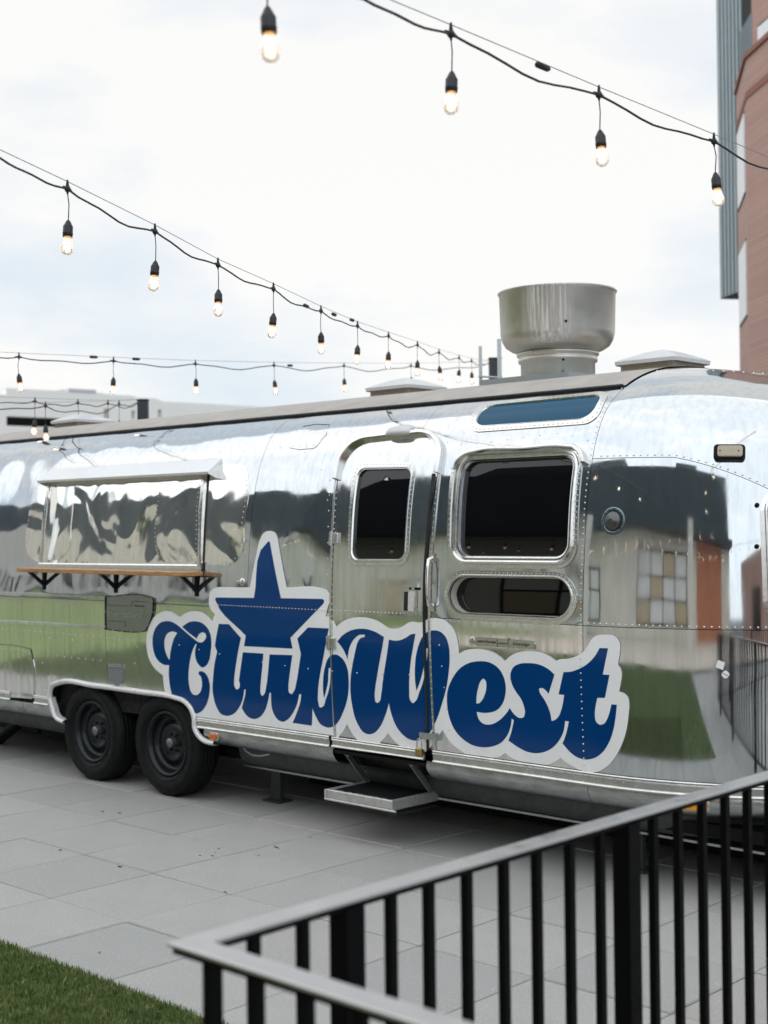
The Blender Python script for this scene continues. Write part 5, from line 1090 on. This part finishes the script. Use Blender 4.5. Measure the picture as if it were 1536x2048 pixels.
# upper set-back storey with balcony
u0, u1, u2 = gp(1496, 31.), gp(1517, 30.), gp(1720, 26)
b = MB(); wallq(b, u1, u2, zc, zT, 5.); b.build('upper_brick_wall', BR, BT)
b = MB(); wallq(b, gp(1498, 31.4), u1, zc, zT, 3.); b.build('balcony_recess', M['inner'], BT)
b = MB()
for i in range(7): a = u0+(u1-u0)*(i/6); b.box((a[0], a[1], zp(1508, 95, 30.5)), (.05, .05, 1.1))
wallq(b, u0, u1, zp(1508, 66, 30.5), zp(1508, 63, 30.5), .06); wallq(b, u0, u1, zp(1508, 122, 30.5), zp(1508, 119, 30.5), .06); b.build('balcony_rail', simple('balcony_grey', (.2, .24, .26), .5).m, BT)
b = MB(); wallq(b, u0+(u0-CAM[:2])*.012, u1+(u1-CAM[:2])*.012, zp(1508, 122, 30.8), zp(1508, 75, 30.8), .04); b.build('balcony_panel', simple('balcony_panel_grey', (.25, .29, .31), .5).m, BT)
wq(u1, u2, .08, .3, zp(1540, 100, 29), zp(1540, 30, 29))
# pale parking building far left
PB = empty('parking_building', tuple(gp(200, 62))+(0,), 'long pale parking building with dark openings far behind the trailer at left', 'building')
cream = simple('cream_precast', (.95, .92, .87), .8, var=.05, nscale=.5).m
PBA, PBB = gp(-500, 56), gp(700, 68)
def _isect(px):
    d = rays([(px, 1040)])[0][:2]; e = PBB-PBA; M2 = np.array([[e[0], -d[0]], [e[1], -d[1]]]); return np.linalg.solve(M2, CAM[:2]-PBA)[0]
def fpt(px): 
    return PBA+(PBB-PBA)*_isect(px)
def zf(px, py): return zp(px, py, float(np.linalg.norm(fpt(px)-CAM[:2])))
segs = [(-420, 5, 770, 778), (5, 140, 777, 781), (140, 330, 781, 797), (330, 640, 797, 822)]
b = MB()
# lower wall and upper band, leaving the openings between them
def band(x0, x1, yt, yb_): 
    a, c_ = fpt(x0), fpt(x1); wallq(b, a, c_, zf((x0+x1)/2, yb_) if yb_ < 1000 else 0, zf((x0+x1)/2, yt), .5)
band(-500, 15, 776, 1100); band(15, 128, 779, 834); band(128, 210, 784, 1100); band(210, 221, 788, 817); band(221, 265, 790, 1100); band(265, 273, 792, 821); band(273, 318, 796, 1100); band(318, 326, 800, 819); band(326, 450, 806, 1100); band(450, 700, 816, 1100)
b.build('wall', cream, PB)
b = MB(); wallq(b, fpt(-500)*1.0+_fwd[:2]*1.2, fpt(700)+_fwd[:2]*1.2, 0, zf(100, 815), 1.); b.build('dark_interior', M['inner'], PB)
b = MB(); wallq(b, fpt(15), fpt(128), 0, zf(70, 853), .5)
for a_, c2 in ((210, 221), (265, 273), (318, 326)): wallq(b, fpt(a_), fpt(c2), 0, zf(a_, 838), .5)
b.build('parapet', cream, PB)
b = MB(); wallq(b, fpt(140), fpt(195), zf(165, 786), zf(165, 778), 3.); b.build('roof_unit', M['plastic'], PB)

# ================================================================== THE SIDE OF THE YARD THE TRAILER MIRRORS
pav = MB().box((4, -11.5, -.012), (24, 10.6, .03)).build('patio', simple('tan_paver', (.66, .58, .50), .8, var=.2, nscale=2).m); tag(pav, kind='structure')
RB = empty('restaurant_building', (-4, -15, 0), 'long restaurant front with dark canopy and glazed doors facing the trailer', 'building')
def rb(mb, name, mat): return mb.build(name, mat, RB)
b = MB(); b.box((-4, -17, 6.2), (28, 3.6, 12.4)); rb(b, 'upper_wall', simple('dark_slate_cladding', (.026, .050, .064), .5, var=.2, nscale=.6).m)
b = MB(); b.box((-11, -17.2, 13.3), (9, 3, 1.8)); rb(b, 'roof_plant', simple('plant_screen', (.10, .12, .13), .6).m); b = MB(); b.box((3.5, -16.6, 12.9), (3.2, 2.2, 1.0)); rb(b, 'roof_plant', bpy.data.materials['plant_screen'])
b = MB(); b.box((-4, -15.1, 2.5), (28, .2, 5.0)); rb(b, 'lower_wall', simple('warm_stucco', (.90, .82, .71), .8, var=.28, nscale=.45).m)
b = MB(); b.box((-4, -14.5, 5.1), (28, 1.1, .3)); rb(b, 'canopy', simple('canopy_dark', (.03, .04, .048), .6).m)
for x, wd_, z0_, z1_4, nx, nz_ in ((-14, 2.4, .2, 2.6, 2, 1), (-9.5, 4.2, .9, 3.6, 3, 2), (1.0, 6.0, .9, 4.3, 4, 3)):
    b = MB(); b.box((x, -14.97, (z0_+z1_4)/2), (wd_+.16, .06, z1_4-z0_+.16)); f_ = rb(b, 'window_frame', M['black'])
    for i in range(nx):
        for j in range(nz_):
            b = MB(); b.box((x-wd_/2+(i+.5)*wd_/nx, -14.92, z0_+(j+.5)*(z1_4-z0_)/nz_), (wd_/nx-.12, .04, (z1_4-z0_)/nz_-.12)); b.build('pane', M['palepane'] if (i+2*j) % 3 else M['tanpane'], f_)
b = MB(); b.box((7.0, -14.93, 2.5), (3.4, .14, 5.0)); rb(b, 'brick_panel', simple('orange_brick', (.55, .21, .11), .8, var=.2, nscale=3).m)
b = MB(); b.lathe([(.28, 0), (.28, 5.0)], (4.0, -11.4, 0), (0, 0, 1), 20); rb(b, 'column', simple('pale_column', (.82, .79, .72), .7).m)
b = MB(); b.lathe([(.28, 0), (.28, 5.0)], (-7.0, -11.4, 0), (0, 0, 1), 20); rb(b, 'column', bpy.data.materials['pale_column'])
hk = [(-20+i*1.15, -11.6-.5*math.sin(i), 3.9) for i in range(24)]
string_lights('warm festoon string under the restaurant canopy', hk, [1]*24, drop=.08, group='strings under the canopy')
FB = empty('office_building', (-40, -30, 0), 'pale and dark office block beyond the far lawn, mirrored in the trailer', 'building')
b = MB(); b.box((-44, -32, 12.9), (52, 6, 9.0)); b.build('upper_wall', simple('blue_grey_cladding', (.05, .075, .09), .5, var=.3, nscale=.3).m, FB)
b = MB(); b.box((-44, -31.6, 4.2), (52, 6.4, 8.4)); b.build('lower_wall', simple('cream_render', (.93, .86, .77), .8, var=.2, nscale=.25).m, FB)
for i in range(12): b = MB(); b.box((-66+i*4.2, -28.36, 2.3), (1.6, .1, 2.8)); b.build('window', M['glass'], FB)
string_lights('festoon string over the lawn behind the photographer', [(4.5-i*.62, -5.2-i*.42, 3.35+.02*i) for i in range(17)], [1]*17, drop=.1, group='strings over the lawn')
string_lights('festoon string running parallel to the trailer above the lawn', [(5.2-i*.7, -5.4-.25*math.sin(i*.9), 2.95+.05*math.sin(i)) for i in range(22)], [1]*22, drop=.1, group='strings over the lawn')
string_lights('festoon string crossing from the railing corner to the canopy', [(7.4-i*.35, -4.6-i*.68, 3.3+.03*i) for i in range(14)], [1]*14, drop=.1, group='strings over the lawn')
W7 = empty('brick_wing', (11.6, -12, 0), 'red brick wing with dark window behind the railing', 'building')
b = MB(); b.box((13.6, -12.0, 2.2), (4, 5, 4.4)); b.build('brick_wall', BR, W7)
b = MB(); b.box((11.55, -11.0, 1.7), (.1, 1.6, 2.2)); b.build('window', M['black'], W7)
